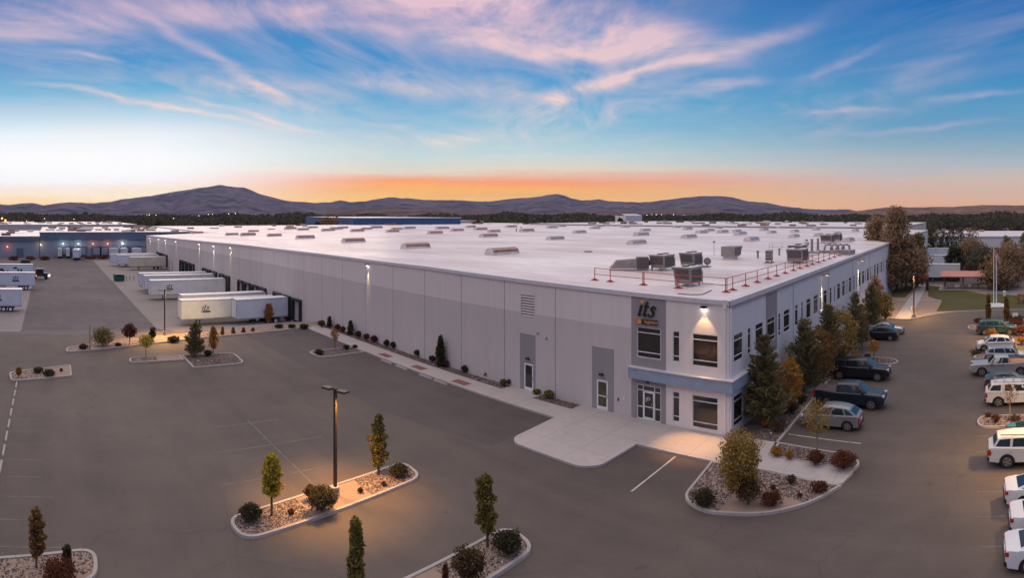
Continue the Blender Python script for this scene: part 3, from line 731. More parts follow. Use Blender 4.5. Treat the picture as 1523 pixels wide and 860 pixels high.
# ---- east facade (faces +X)
wins_e = []
for k in range(12):
    j = 38.65+13.45*k
    offs = [(-.45, 1.15), (2.25, 2.85), (4.0, 5.6), (6.7, 8.4), (9.3, 9.9), (10.8, 12.4)] if k > 0 else [(-.45, 1.25), (2.2, 2.85), (3.8, 5.5), (6.45, 8.4), (9.25, 9.85), (10.7, 12.4)]
    for a, b_ in offs:
        wins_e.append((j+a if k == 0 else j+a+.85*0+.4, j+b_ if k == 0 else j+b_+.4, 5.02, 7.0))
wins_e = [w_ for w_ in wins_e if w_[1] < 150]
wins_el = [(w_[0], w_[1], .45, 2.65) for w_ in wins_e[:5]]
jte = [52.1+13.45*i for i in range(12)]+[58.8+13.45*i for i in range(11)][:0]
def me_(q):
    if q == 'u': return [44.75, 47.55]
    u, v = q
    return 3 if 44.75 < u < 47.55 and v > 4.05 else 1
mb = wall_mesh(False, X0, Y0, YN, [-.3, 0, 4.05, 5.02, 5.2, 9.6], wins_e+wins_el, me_, 1, None, jte, depth=.12, ztop=lambda u: roof_z(X0, u))
mb.build('wall', ['joint', 'wall_side_skytint', 'wall_grey', 'wall_accent'], WH, fix=False)
mb = MB(); mb.box(X0-.02, 0, -.3, X0-.02, 1, 1) if False else None
# rear and west walls, dark interior screen close behind the facades
mb = MB()
mb.face([(XW, YN, -3), (X0, YN, -3), (X0, YN, roof_z(X0, YN)), (XW, YN, roof_z(XW, YN))]); mb.face([(XW, Y0, -3), (XW, YN, -3), (XW, YN, roof_z(XW, YN)), (XW, Y0, roof_z(XW, Y0))])
mb.build('wall', 'wall_light', WH, fix=False)
mb = MB(); mb.face([(XW+1, Y0+.3, -3), (X0-.3, Y0+.3, -3), (X0-.3, Y0+.3, 9.0), (-75, Y0+.3, 9.2), (-110, Y0+.3, 8.8), (XW+1, Y0+.3, 6.2)]); mb.face([(X0-.3, Y0+.3, -1), (X0-.3, YN-.3, -1), (X0-.3, YN-.3, 9), (X0-.3, Y0+.3, 9)])
mb.build('inner_lining', 'black', WH, fix=False)
# pilasters on the east side where panels meet (thin proud strips)
for j in jte: MB().box(X0+.002, j+.03, 0, X0+.05, j+.42, roof_z(X0, j)-.48).build('pilaster', 'wall_side_skytint', WH)
MB().box(X0+.002, Y0+.02, 0, X0+.04, Y0+.36, 9.0).build('pilaster', 'wall_side_skytint', WH)
# corner downspouts
mb = MB(); mb.box(X0-.34, Y0-.09, .2, X0-.24, Y0-.003, 9.2); mb.box(X0+.055, Y0+.05, .2, X0+.14, Y0+.16, 9.1); mb.box(X0-.40, Y0-.14, 9.0, X0-.18, Y0-.005, 9.32)
mb.build('downspout', 'white', WH)
# ---- windows
for a, b_, c, d_ in wins_s: window(True, Y0, a, b_, c, d_, (), (d_-.42, c+.42))
for a, b_, c, d_ in wins_e:
    tall = 44.75 < a < 47.6
    window(False, X0, a, b_, c, d_, (), (d_-.45,)+((c+.42,) if a < 50 else ()), depth=.045, glass='glass' if random.random() > .3 or a < 47 else 'glass_warm')
for a, b_, c, d_ in wins_el: window(False, X0, a, b_, c, d_, (), (d_-.42, c+.42), depth=.045)
# storefront
sf = window(True, Y0, -24.1, -22.0, .15, 2.75, (-23.55, -22.55), (2.32,), kind='entrance')
mb = MB(); a, b_ = -23.52, -22.58
for (u0, v0, u1, v1) in ((a, .17, a+.1, 2.28), (b_-.1, .17, b_, 2.28), (a+.1, .17, b_-.1, .36), (a+.1, 2.18, b_-.1, 2.28), (a+.1, 1.10, b_-.1, 1.17)):
    mb.box(u0, Y0+.02, v0, u1, Y0+.075, v1)
dr = mb.build('door', 'frame', WH)
mb = MB(); mb.tube((b_-.2, Y0-.03, 1.0), (b_-.2, Y0-.03, 1.45), .018, n=6); mb.box(b_-.21, Y0-.03, 1.02, b_-.19, Y0+.03, 1.05); mb.box(b_-.21, Y0-.03, 1.4, b_-.19, Y0+.03, 1.43); mb.build('handle', 'galv', dr)
MB().box(-24.1, Y0+.02, 1.06, -23.58, Y0+.1, 1.11).build('crossbar', 'frame', WH); MB().box(-22.52, Y0+.02, 1.06, -22.0, Y0+.1, 1.11).build('crossbar', 'frame', WH)
# side doors
for i, (a, b_, c, d_) in enumerate(doors_s):
    mb = MB()
    for (u0, v0, u1, v1) in ((a+.004, c, a+.14, d_-.004), (b_-.14, c, b_-.004, d_-.004), (a+.14, c, b_-.14, c+.26), (a+.14, d_-.16, b_-.14, d_-.004)): mb.box(u0, Y0+.02, v0, u1, Y0+.09, v1)
    if i: mb.box(a+.14, Y0+.02, 1.2, b_-.14, Y0+.09, 1.26)
    dr = mb.build('door', 'white', WH)
    MB().face([(a+.1, Y0+.06, c+.2), (b_-.1, Y0+.06, c+.2), (b_-.1, Y0+.06, d_-.1), (a+.1, Y0+.06, d_-.1)]).build('pane', 'glass_warm' if i else 'glass', dr, fix=False)
    mb = MB(); mb.box(b_-.12, Y0-.03, 1.15, b_-.07, Y0+.02, 1.4); mb.build('handle', 'galv', dr)
    MB().box((a+b_)/2-.2, Y0-.22, d_+.38, (a+b_)/2+.15, Y0-.004, d_+.52).build('wall_lamp', 'darkmetal', WH)
MB().box(-23.2, Y0-.16, 2.95, -23.0, Y0-.004, 3.12).build('wall_lamp', 'darkmetal', WH)
MB().box(-26.35+.5, Y0-.05, 1.15, -25.75, Y0-.003, 1.35).build('card_reader', 'darkmetal', WH)
MB().box(-25.7+.4, Y0-.04, 1.3, -25.2, Y0-.003, 1.5).build('intercom', 'white', WH)
for x, z in ((-33.2, 5.0), (-34.2, 5.3)): MB().tube((x, Y0-.004, z), (x, Y0-.08, z), .14, .09, 10).build('vent_cap', 'wall_accent', WH)
# louver
mb = MB()
for k in range(8):
    z = 6.6+k*.235
    mb.face([(-36.25, Y0-.01, z), (-34.55, Y0-.01, z), (-34.55, Y0+.10, z+.13), (-36.25, Y0+.10, z+.13)])
    mb.box(-36.22, Y0-.012, z-.012, -34.58, Y0-.002, z+.03)
mb.box(-36.3, Y0-.02, 6.55, -36.22, Y0+.1, 8.8); mb.box(-34.58, Y0-.02, 6.55, -34.5, Y0+.1, 8.8)
lv = mb.build('louver', 'wall_light', WH, fix=False)
# ---- blue canopy band with white ledge
mb = MB(); z0, z1 = 3.22, 4.02
mb.box(-24.62, Y0-.42, z0, X0+.42, Y0-.003, z1); mb.box(X0+.003, Y0-.003, z0, X0+.42, Y0+4.4, z1)
mb.build('canopy', 'band', WH)
mb = MB(); mb.box(-24.66, Y0-.48, z1+.003, X0+.48, Y0-.002, z1+.07); mb.box(X0+.002, Y0-.002, z1+.003, X0+.48, Y0+4.45, z1+.07); mb.build('ledge', 'coping', WH)
# ---- roof
xs = [XW, -205, -170, -140, -110, -92, -75, -62, -50, -40, -30, -22, X0+.06]; ys = [Y0-.06, 60, 90, 125, 160, YN]
mb = MB(); mb.v = [(x, y, roof_z(x, y)) for y in ys for x in xs]; nx = len(xs)
for j in range(len(ys)-1):
    for i in range(nx-1): mb.f.append((j*nx+i, j*nx+i+1, (j+1)*nx+i+1, (j+1)*nx+i)); mb.mi.append(0)
mb.build('roof', 'roof', WH, fix=False)
mb = MB()   # coping along both facades
for x0, x1 in zip(xs, xs[1:]):
    za, zb = roof_z(x0, Y0), roof_z(x1, Y0)
    for q in ([(x0, Y0-.10, za-.28), (x1, Y0-.10, zb-.28), (x1, Y0-.10, zb+.05), (x0, Y0-.10, za+.05)], [(x0, Y0-.10, za+.05), (x1, Y0-.10, zb+.05), (x1, Y0+.45, zb+.09), (x0, Y0+.45, za+.09)], [(x0, Y0+.45, za+.09), (x1, Y0+.45, zb+.09), (x1, Y0+.6, zb+.0), (x0, Y0+.6, za+.0)], [(x0, Y0-.10, za-.28), (x1, Y0-.10, zb-.28), (x1, Y0-.003, zb-.28), (x0, Y0-.003, za-.28)]): mb.face(q)
cop = mb.build('coping', 'coping', WH, fix=False)
mb = MB()
ysc = [Y0-.1, 60, 90, 125, 160, YN]
for y0, y1 in zip(ysc, ysc[1:]):
    za, zb = roof_z(X0, y0), roof_z(X0, y1); xo = X0+.12
    for q in ([(xo, y0, za-.30), (xo, y1, zb-.30), (xo, y1, zb+.05), (xo, y0, za+.05)], [(xo, y0, za+.05), (xo, y1, zb+.05), (X0-.4, y1, zb+.09), (X0-.4, y0, za+.09)], [(X0-.4, y0, za+.09), (X0-.4, y1, zb+.09), (X0-.55, y1, zb+.0), (X0-.55, y0, za+.0)], [(xo, y0, za-.3), (xo, y1, zb-.3), (X0+.003, y1, zb-.3), (X0+.003, y0, za-.3)]): mb.face(q)
mb.build('gutter', 'band' if False else 'coping', WH, fix=False)
mb = MB()
for y0, y1 in zip(ysc, ysc[1:]): mb.face([(X0+.125, y0, roof_z(X0, y0)-.46), (X0+.125, y1, roof_z(X0, y1)-.46), (X0+.125, y1, roof_z(X0, y1)-.31), (X0+.125, y0, roof_z(X0, y0)-.31)])
mb.build('fascia', 'wall_accent', WH, fix=False)
# ---- dock doors
for i, x in enumerate(docks):
    mb = MB(); z0, z1 = -.95, 2.15; a, b_ = x-1.35, x+1.35; t = .32 if i == 0 else .4
    mb.box(a-.22, Y0-.45, z0-.15, a+.1, Y0-.003, z1+.25); mb.box(b_-.1, Y0-.45, z0-.15, b_+.22, Y0-.003, z1+.25); mb.box(a+.1, Y0-.45, z1-.1, b_-.1, Y0-.003, z1+.25)
    mb.box(a+.3, Y0-.3, z0-.5, b_-.3, Y0-.003, z0-.03)
    o = mb.build('dock_door', 'black', WH)
    mb = MB(); mb.box(a+.02, Y0+.08, z0, b_-.02, Y0+.14, z1-.05)
    for k in range(1, 5): mb.box(a+.04, Y0+.06, z0+k*.62-.02, b_-.04, Y0+.079, z0+k*.62+.02)
    mb.build('shutter', 'dock', o)
for a, b_, c, d_ in smalld: MB().box(a, Y0+.05, c, b_, Y0+.1, d_).build('door', 'hvac', WH)
# ---- sign
def text(body, size, name, m_, parent, loc, rot, ext=.02, shear=0.0, off=0.0, align='LEFT', sx=1):
    cu = bpy.data.curves.new(name, 'FONT'); cu.body = body; cu.size = size; cu.extrude = ext; cu.shear = shear; cu.offset = off; cu.align_x = align; cu.resolution_u = 4
    cu.materials.append(M[m_]); tmp = bpy.data.objects.new(name, cu); COL.objects.link(tmp); bpy.context.view_layer.update()
    me = bpy.data.meshes.new_from_object(tmp); COL.objects.unlink(tmp); bpy.data.objects.remove(tmp)
    o = bpy.data.objects.new(name, me); COL.objects.link(o); o.parent = parent; o.location = loc; o.rotation_euler = rot; o.scale = (sx, 1, 1)
    return o
def italic_its(mb, x, z, h, y, mi=0, flip=1):
    """the letters i t s as bold italic serif shapes, x to the right, in the plane y"""
    k = .30
    def P(u, v): return (x+(u+v*k)*h*flip, y, z+v*h)
    def poly(pts): mb.face([P(*p) for p in pts], mi)
    def stroke(c, wds):
        for (p, w0), (q, w1) in zip(zip(c, wds), list(zip(c, wds))[1:]):
            p_, q_ = Vector(p), Vector(q); d_ = (q_-p_).normalized(); n_ = Vector((-d_.y, d_.x))
            e_ = d_*.012
            poly([tuple(p_-n_*w0/2-e_), tuple(q_-n_*w1/2+e_), tuple(q_+n_*w1/2+e_), tuple(p_+n_*w0/2-e_)])
    # i
    stroke([(.10, .0), (.10, .60)], [.15, .15]); stroke([(.0, .57), (.16, .60)], [.06, .07]); stroke([(.04, .03), (.24, .06)], [.06, .05])
    # t
    stroke([(.43, .12), (.43, .86)], [.15, .13]); stroke([(.30, .58), (.64, .58)], [.07, .07]); stroke([(.41, .12), (.46, .02), (.56, .02), (.64, .10)], [.14, .10, .08, .04])
    # s
    s_ = [(1.10, .44), (1.06, .55), (.94, .60), (.83, .53), (.84, .42), (.98, .31), (1.06, .20), (1.02, .07), (.88, .0), (.76, .04), (.72, .17)]
    stroke(s_, [.07, .08, .08, .12, .14, .16, .14, .11, .08, .08, .06])
    return P(.10, .82)
sg = MB(); yy = Y0-.09
ctr = italic_its(sg, -24.0, 7.93, 1.28, yy)
o = sg.build('sign', 'black', WH, fix=False)
so_ = o.modifiers.new('thick', 'SOLIDIFY'); so_.thickness = .05; so_.offset = 0
mb = MB(); mb.tube((ctr[0]+.02, yy-.03, ctr[2]), (ctr[0]+.02, yy+.03, ctr[2]), .145, n=20); mb.build('dot', 'orange', o)
mb = MB(); mb.prism([(-24.15, 7.34), (-23.66, 7.34), (-23.56, 7.74), (-24.05, 7.74)], yy-.03, yy+.03)
mb.v = [(x, z, y) for x, y, z in mb.v]; mb.build('orange_mark', 'orange', o)
mb = MB(); mb.box(-23.62, yy-.03, 7.34, -22.24, yy+.03, 7.70); mb.build('name_bar', 'black', o)
text('logistics', .36, 'lettering', 'orange', o, (-23.36, yy-.034, 7.43), (R(90), 0, 0), .004, 0, .004)
# small decal on the entrance door
mb = MB(); italic_its(mb, -23.36, 1.62, .34, Y0+.055); dc = mb.build('decal', 'white', WH, fix=False)
MB().box(-23.36, Y0+.052, 1.50, -23.2, Y0+.056, 1.58).build('orange_mark', 'orange', dc)

# ---- wall lamps with their light
def wall_lamp(x, z, energy, col, lens, size=55, y=Y0, big=1.0, to=None):
    mb = MB(); mb.box(x-.16*big, y-.30*big, z-.05, x+.16*big, y-.004, z+.13); mb.face([(x-.16*big, y-.30*big, z-.05), (x+.16*big, y-.30*big, z-.05), (x+.16*big, y-.36*big, z+.05), (x-.16*big, y-.36*big, z+.05)])
    o = mb.build('wall_lamp', 'darkmetal', WH)
    MB().box(x-.13*big, y-.27*big, z-.075, x+.13*big, y-.05, z-.053).build('lens', lens, o)
    spot('wall_lamp_light', (x, y-.22, z-.09), to or (x, y+.02, z-3), energy, col, R(size), .9, .04)
wall_lamp(-18.4, 8.95, 25, (1, .62, .28), 'lens_white', 70, big=1.1)
spot('wall_lamp_light', (-18.4, Y0-.75, 8.75), (-18.4, Y0+.05, 7.0), 115, (1, .55, .22), R(66), .45, .05)
spot('wall_lamp_throw', (-18.4, Y0-.5, 8.8), (-18.0, Y0-2.7, 0), 4200, (1, .50, .17), R(40), .9, .1)
wall_lamp(-62.1, 9.25, 700, (1, .70, .38), 'lens_white', 26)
for px, e, c in ((343, 90, (1, .78, .5)), (318, 110, (.9, .95, 1)), (296.5, 90, (1, .85, .65)), (262, 60, (1, .9, .75)), (246, 60, (1, .9, .8)), (236, 60, (1, .9, .8)), (223, 150, (1, .8, .6))):
    X = Y0*math.tan((px-HX)/F)
    wall_lamp(X, edge_z(X)-.75, e*12, c, 'lens_white', 26, big=1.3)
X = Y0*math.tan((268-HX)/F); wall_lamp(X, 2.2, 500, (1, .62, .25), 'lens_warm', 70)
for yv, z in ((62.6, 8.9), (83.2, 8.9)):
    mb = MB(); mb.box(X0+.004, yv-.16, z-.03, X0+.75, yv-.08, z+.05); mb.box(X0+.45, yv-.34, z-.04, X0+.85, yv+.14, z+.09); o = mb.build('wall_lamp', 'darkmetal', WH)
    MB().box(X0+.48, yv-.30, z-.065, X0+.8, yv+.1, z-.043).build('lens', 'lens_warm', o)
    spot('wall_lamp_light', (X0+.30, yv-.12, z-.12), (X0-.03, yv-.12, z-4), 2600, (1, .80, .50), R(22), .8, .05)
# ---- skylights (parts of the warehouse roof)
SK = [(747, 378), (618, 369.5), (525.6, 360.5), (453.9, 355), (408, 351.5), (369, 350.5), (345, 350), (726.7, 353), (647, 348), (584, 345.5), (531.4, 344.5), (488, 343.8), (450.7, 342.5),
      (714.6, 342.5), (783.7, 344.6), (657.6, 341), (609, 340.6), (826, 357), (862, 347), (947, 363.5), (953.7, 351), (959.8, 344), (1024.7, 354.5), (1043.6, 347.5), (1022.6, 342),
      (1101, 350), (1096, 345.5), (1118, 359), (1181, 353.6), (1148, 347.5), (1136, 343.6), (1182, 345.8), (1069, 341), (1006, 339), (892, 337.5), (885, 340.8), (836, 337.6), (821, 339.6),
      (420, 340.8), (395, 341.8), (377, 345), (352, 344), (330, 342), (316, 341), (305, 345.5), (293, 347.5), (285, 345), (266, 346), (1218, 352), (1245, 349.5), (1214, 342.5), (1262, 360), (1272, 345), (760, 338.8), (700, 338.8), (930, 338.6), (1100, 339.5), (1160, 340), (560, 339.5), (510, 339.8), (465, 339.4),
      (262, 342), (270, 343), (279, 345.6), (288, 344), (300, 342.6), (312, 342.8), (320, 344.4), (334, 339.4), (341, 340.2), (348, 341), (355, 342), (362, 339.8), (373, 341), (385, 340), (402, 341.5), (415, 340.2), (432, 341), (445, 340), (300, 340), (310, 341), (322, 341.4), (500, 341.5), (545, 341.6), (590, 342), (680, 344), (735, 345.5), (1055, 344.5), (1075, 347)]
proto = None
for i, (px, py) in enumerate(SK):
    X, Y, z, r = at(px, py, roof_z)
    if Y < 50: Y = 52+ (i % 3)*6; X = Y*math.tan((px-HX)/F); z = roof_z(X, Y)
    if Y > YN-4 or X < XW+3: continue
    if proto is None:
        mb = MB(); mb.box(-.75, -2.3, -.1, .75, 2.3, .30)
        cb = mb.build('skylight', 'hvac_white', WH)
        d_ = MB(); n = 6; prof = [(-.72, .30), (-.66, .58), (-.35, .78), (0, .84), (.35, .78), (.66, .58), (.72, .30)]
        for (x0, z0), (x1, z1) in zip(prof, prof[1:]): d_.face([(x0, -2.2, z0), (x1, -2.2, z1), (x1, 2.2, z1), (x0, 2.2, z0)], 0)
        d_.face([(x, -2.2, z_) for x, z_ in prof], 1); d_.face([(x, 2.2, z_) for x, z_ in reversed(prof)], 1)
        for yb in (-.73, .73): d_.box(-.70, yb-.03, .3, .70, yb+.03, .86, 1) if False else None
        dm = d_.build('dome', ['skydome', 'hvac_white'], cb, fix=False)
        d2 = dm.data.copy(); d2.materials[0] = M['skydome_grey']; proto = (cb, dm, d2); c = cb; dd = dm
    else:
        c = proto[0].copy(); COL.objects.link(c); dd = proto[1].copy(); COL.objects.link(dd); dd.parent = c
        if px > 790: dd.data = proto[2]
    c.location = (X, Y, z); s_ = random.uniform(.9, 1.12); c.scale = (s_, s_, s_)

# ================================================================== CARS
def car(name, cat, label, x, y, rz, paint, L=4.6, W=1.85, H=1.7, belt=1.08, hood=1.02, rise=.09, ws=(1.0, .45), rg=(-2.05, -2.22), deck=None, wb=2.75, xo=0.0, wr=.36,
        wins=((.03, .2), (.23, .57), (.60, .95)), rails=None, bed=None, two=None, rack=False, group=None, z0=.30, spare=False, grille='chrome', lowtrim=None):
    """x forward; profile heights in metres; deck = (x, z) of a boot lid or bed rail behind the cabin"""
    t = thing(name, label, cat, (x, y, gz(x, y)), rz, group)
    if bed or two: rise = 0
    P = paint; hl_ = L/2; xf = xo+wb/2; xr = xo-wb/2; ra = wr+.075
    prof = [(-hl_, z0+.18), (-hl_+.10, z0)]
    def arch(cx): return [(cx-ra*math.cos(a), max(z0, wr*.98+ra*math.sin(a))) for a in [math.pi*k/8 for k in range(9)]]
    prof += [(xr-ra-.02, z0)]+arch(xr)+[(xr+ra+.02, z0), (xf-ra-.02, z0)]+arch(xf)+[(xf+ra+.02, z0), (hl_-.14, z0), (hl_-.02, z0+.12), (hl_, z0+.30), (hl_-.03, hood-.30), (hl_-.10, hood-.17), (hl_-.24, hood-.09), (hl_-.45, hood-.04)]
    prof += [(ws[0]+.05, hood+.03), (ws[0]-.08, belt)]
    if deck: prof += [(rg[1]+.06, belt+rise), (deck[0]+.0, deck[1]), (-hl_+.22, deck[1]-.0), (-hl_+.05, deck[1]-.05), (-hl_, deck[1]-.28)]
    else: prof += [(rg[1]+.06, belt+rise), (-hl_+.05, belt+rise-.10), (-hl_, belt-.30)]
    q = [prof[0]]
    for p in prof[1:]:
        if (Vector(p)-Vector(q[-1])).length > .012: q.append(p)
    bm = bmesh.new(); hw = W/2
    va = [bm.verts.new((px, -hw, pz)) for px, pz in q]; vb = [bm.verts.new((px, hw, pz)) for px, pz in q]
    fa = bm.faces.new(va); fb = bm.faces.new(vb[::-1])
    for i in range(len(q)):
        j = (i+1) % len(q); bm.faces.new((va[j], va[i], vb[i], vb[j]))
    bmesh.ops.recalc_face_normals(bm, faces=bm.faces)
    ed = [e for e in bm.edges if len(e.link_faces) == 2 and (fa in e.link_faces or fb in e.link_faces) and max(v.co.z for v in e.verts) > z0+.30 and e.calc_face_angle(0) > .4 and not any(abs((e.verts[0].co.x+e.verts[1].co.x)/2-c) < ra*.97 and max(v.co.z for v in e.verts) < wr+ra+.02 for c in (xf, xr))]
    bmesh.ops.bevel(bm, geom=ed, offset=.10, segments=3, affect='EDGES', clamp_overlap=True, profile=.6)
    for v in bm.verts:
        u = abs(v.co.x)/hl_
        if u > .80: v.co.y *= 1-.20*((u-.80)/.2)**1.4
        if v.co.z > .62: v.co.y *= 1-.035*(v.co.z-.62)
        if v.co.z < .42: v.co.y *= .975
    # cabin
    rb, rt = rg[1], rg[0]; fb_, ft = ws
    h0, h1 = hw-.085, hw-.235
    tz = H-.05; NS = 7
    def lp(p_, q_, k_): return p_+(q_-p_)*k_
    def topz(s_): return tz-(.055 if (bed or two) else .13)*abs((s_-.58)/.58)**2.2
    def topy(s_): return h1-.05*abs((s_-.5)*2)**2.5
    SB = []; ST = []
    for k in range(NS):
        s_ = k/(NS-1); xb, xt = lp(rb, fb_, s_), lp(rt, ft, s_)
        zb0 = belt-.03+rise*(1-s_); yb = h0-.05*abs((s_-.5)*2)**3
        row = []
        for sd in (-1, 1):
            row.append([bm.verts.new((xb, sd*yb, zb0)), bm.verts.new((lp(xb, xt, .93), sd*lp(yb, topy(s_), .90), lp(zb0, topz(s_), .93))), bm.verts.new((lp(xb, xt, .995), sd*(topy(s_)-.06), topz(s_)+.015)), bm.verts.new((xt, sd*(topy(s_)-.30), topz(s_)+.045))])
        SB.append(row)
    for k in range(NS-1):
        for q_ in (0, 1):
            A_, B_2 = SB[k][q_], SB[k+1][q_]
            for m2 in range(3): bm.faces.new((A_[m2], B_2[m2], B_2[m2+1], A_[m2+1]))
        bm.faces.new((SB[k][0][3], SB[k+1][0][3], SB[k+1][1][3], SB[k][1][3]))
    for k in (0, NS-1):
        for m2 in range(3): bm.faces.new((SB[k][0][m2], SB[k][0][m2+1], SB[k][1][m2+1], SB[k][1][m2]))
    bmesh.ops.recalc_face_normals(bm, faces=bm.faces)
    zs0, zs1 = z0+.12, belt-.10; nb = len(bm.faces)
    for sd in (-1, 1):
        for dxx in (xf-ra-.12, (xf+xr)/2+.02, xr+ra*.45):
            yv = sd*(hw*(1-.02)+.006)
            f_ = bm.faces.new([bm.verts.new(p) for p in ((dxx-.008, yv, max(zs0, .5)), (dxx+.008, yv, max(zs0, .5)), (dxx+.008, yv-sd*.01, zs1), (dxx-.008, yv-sd*.01, zs1))]); f_.material_index = 1
    me = bpy.data.meshes.new('body')
    for f_ in bm.faces: f_.smooth = True
    bm.to_mesh(me); bm.free(); me.materials.append(M[P]); me.materials.append(M['black']); me.set_sharp_from_angle(angle=R(38))
    o = bpy.data.objects.new('body', me); COL.objects.link(o); o.parent = t
    # glass
    def pane(nm, pts, m_='car_glass'):
        c = sum((Vector(p) for p in pts), Vector())/4; n_ = (Vector(pts[1])-Vector(pts[0])).cross(Vector(pts[3])-Vector(pts[0])).normalized()
        if n_.dot(c-Vector((0, 0, belt-.2))) < 0: n_ = -n_
        return MB().face([tuple(Vector(p)+n_*.012) for p in pts]).build(nm, m_, t, fix=False)
    zb_ = belt+.0
    def lerp(a, b2, k): return a+(b2-a)*k
    def SP(s_, v, sd):   # side surface
        xb = lerp(rb, fb_, s_); xt = lerp(rt, ft, s_); zz2 = lerp(belt-.03+rise*(1-s_), topz(s_), v); yy2 = lerp(h0-.05*abs((s_-.5)*2)**3, topy(s_), v)*sd
        return (lerp(xb, xt, v), yy2, zz2)
    for sd in (-1, 1):
        for a, c in wins: pane('side_window', [SP(a, .10, sd), SP(c, .10, sd), SP(min(c, .93), .86, sd), SP(a+.02, .86, sd)])
    def EP(e, s_, v):
        xb, xt = (fb_, ft) if e else (rb, rt); return (lerp(xb, xt, v), lerp(-lerp(h0, h1, v), lerp(h0, h1, v), s_), lerp(belt-.03+(0 if e else rise), topz(e), v))
    pane('windshield', [EP(1, .07, .06), EP(1, .93, .06), EP(1, .91, .88), EP(1, .09, .88)])
    pane('rear_window', [EP(0, .08, .14), EP(0, .92, .14), EP(0, .92, .86), EP(0, .08, .86)])
    for sd in (-1, 1):
        for hx in ((xf+xr)/2-.12, (xf+xr)/2+.95)[:2]:
            MB().box(hx-.10, sd*hw-.02 if sd > 0 else sd*hw-.022, belt-.2, hx+.06, sd*hw+.022 if sd > 0 else sd*hw+.02, belt-.165).build('door_handle', P if grille != 'chrome' else 'chrome', t)
    # wheels
    for wx in (xf, xr):
        for sd in (-1, 1):
            yo = sd*(hw-.03); yi = sd*(hw-.25)
            mb = MB(); mb.tube((wx, yi, wr), (wx, yo, wr), wr, n=20); wh = mb.build('wheel', 'rubber', t)
            rm = MB(); ys_ = yo+sd*.006; rr = wr*.64
            rm.tube((wx, yo-sd*.05, wr), (wx, yo+sd*.004, wr), rr, n=16, mi=1)
            for k in range(5):
                a = 2*math.pi*k/5+.3; c1, s1 = math.cos(a), math.sin(a)
                p = [(-.035, .02), (.035, .02), (.055, rr*.98), (-.055, rr*.98)]
                rm.face([(wx+u*c1-v*s1, yo+sd*.012, wr+u*s1+v*c1) for u, v in p], 0)
            for k in range(16):
                a0, a1 = 2*math.pi*k/16, 2*math.pi*(k+1)/16
                rm.face([(wx+r_*math.cos(a_), yo+sd*.011, wr+r_*math.sin(a_)) for r_, a_ in ((rr*.86, a0), (rr*.86, a1), (rr, a1), (rr, a0))], 0)
            rm.build('rim', ['rim', 'darkmetal'], wh, fix=False)
    MB().box(-hl_*.8, -hw+.26, .22, hl_*.8, hw-.26, z0+.3).build('underbody', 'black', t)
    # lights
    for sd in (-1, 1):
        yy0, yy1 = sorted((sd*(hw*.83), sd*(hw*.50)))
        MB().box(hl_-.30, yy0, hood-.26, hl_-.02, yy1, hood-.10).build('headlight', 'head', t)
        dz1 = (deck[1] if deck else belt)-.10
        tall = .36 if not deck or bed else .18
        yy0, yy1 = sorted((sd*(hw*.86), sd*(hw*.60)))
        MB().box(-hl_-.008, yy0, dz1-tall, -hl_+.26, yy1, dz1).build('taillight', 'tail', t)
        yy0, yy1 = sorted((sd*(hw+.15), sd*(hw-.06)))
        MB().box(ws[0]-.42, yy0, belt+.0, ws[0]-.26, yy1, belt+.17).build('mirror', P, t)
    MB().box(hl_-.16, -hw*.45, hood-.38, hl_+.004, hw*.45, hood-.13).build('grille', grille if grille != 'chrome' else 'darkmetal', t)
    MB().box(hl_-.2, -hw*.8, z0+.02, hl_+.05, hw*.8, z0+.24).build('bumper', 'chrome' if bed and grille == 'chrome' else 'darkmetal', t, bevel=.02)
    MB().box(-hl_-.07, -hw*.82, z0+.06, -hl_+.1, hw*.82, z0+.26).build('bumper', 'chrome' if bed and grille == 'chrome' else 'darkmetal', t, bevel=.02)
    MB().box(-hl_-.012, -.26, z0+.36, -hl_+.01, .26, z0+.50).build('number_plate', 'white', t)
    if rails or rack:
        for sd in (-1, 1): MB().box(rt+.15, sd*(h1-.10)-.02, tz+.06, ft-.15, sd*(h1-.10)+.02, tz+.10).build('roof_rail', 'darkmetal' if not rack else 'galv', t)
    if rack:
        for k in range(4): MB().box(rt+.3+k*.75, -h1+.1, tz+.12, rt+.36+k*.75, h1-.1, tz+.16).build('roof_bar', 'galv', t)
    if bed:
        x1 = rg[1]-.05; x0 = -hl_+.1; zt = deck[1]
        mb = MB(); mb.box(x0, -hw+.10, zt-.005, x1, hw-.10, zt+.035)
        mb.build('bed_cover', bed, t, bevel=.01)
    if two:   # topper
        x1 = rg[1]-.02; x0 = -hl_+.06; zt = deck[1]; mb = MB()
        k = 0; hb, ht = hw-.07, hw-.2; zz3 = H-.12
        mb.v = [(x0, -hb, zt), (x1, -hb, zt), (x1, hb, zt), (x0, hb, zt), (x0+.12, -ht, zz3), (x1, -ht, zz3), (x1, ht, zz3), (x0+.12, ht, zz3)]
        mb.f = [(4, 5, 6, 7), (0, 1, 5, 4), (1, 2, 6, 5), (2, 3, 7, 6), (3, 0, 4, 7)]; mb.mi = [0]*5
        mb.build('topper', two, t, bevel=.04)
        for sd in (-1, 1):
            lo, hi = hb-.02+.02, ht
            def TP(s_, v): return (lerp(x0+.12*v, x1, s_), sd*(lerp(hb, ht, v)+.012), lerp(zt, zz3, v))
            MB().face([TP(.1, .25), TP(.9, .25), TP(.9, .8), TP(.1, .8)]).build('topper_window', 'car_glass', t, fix=False)
    return t
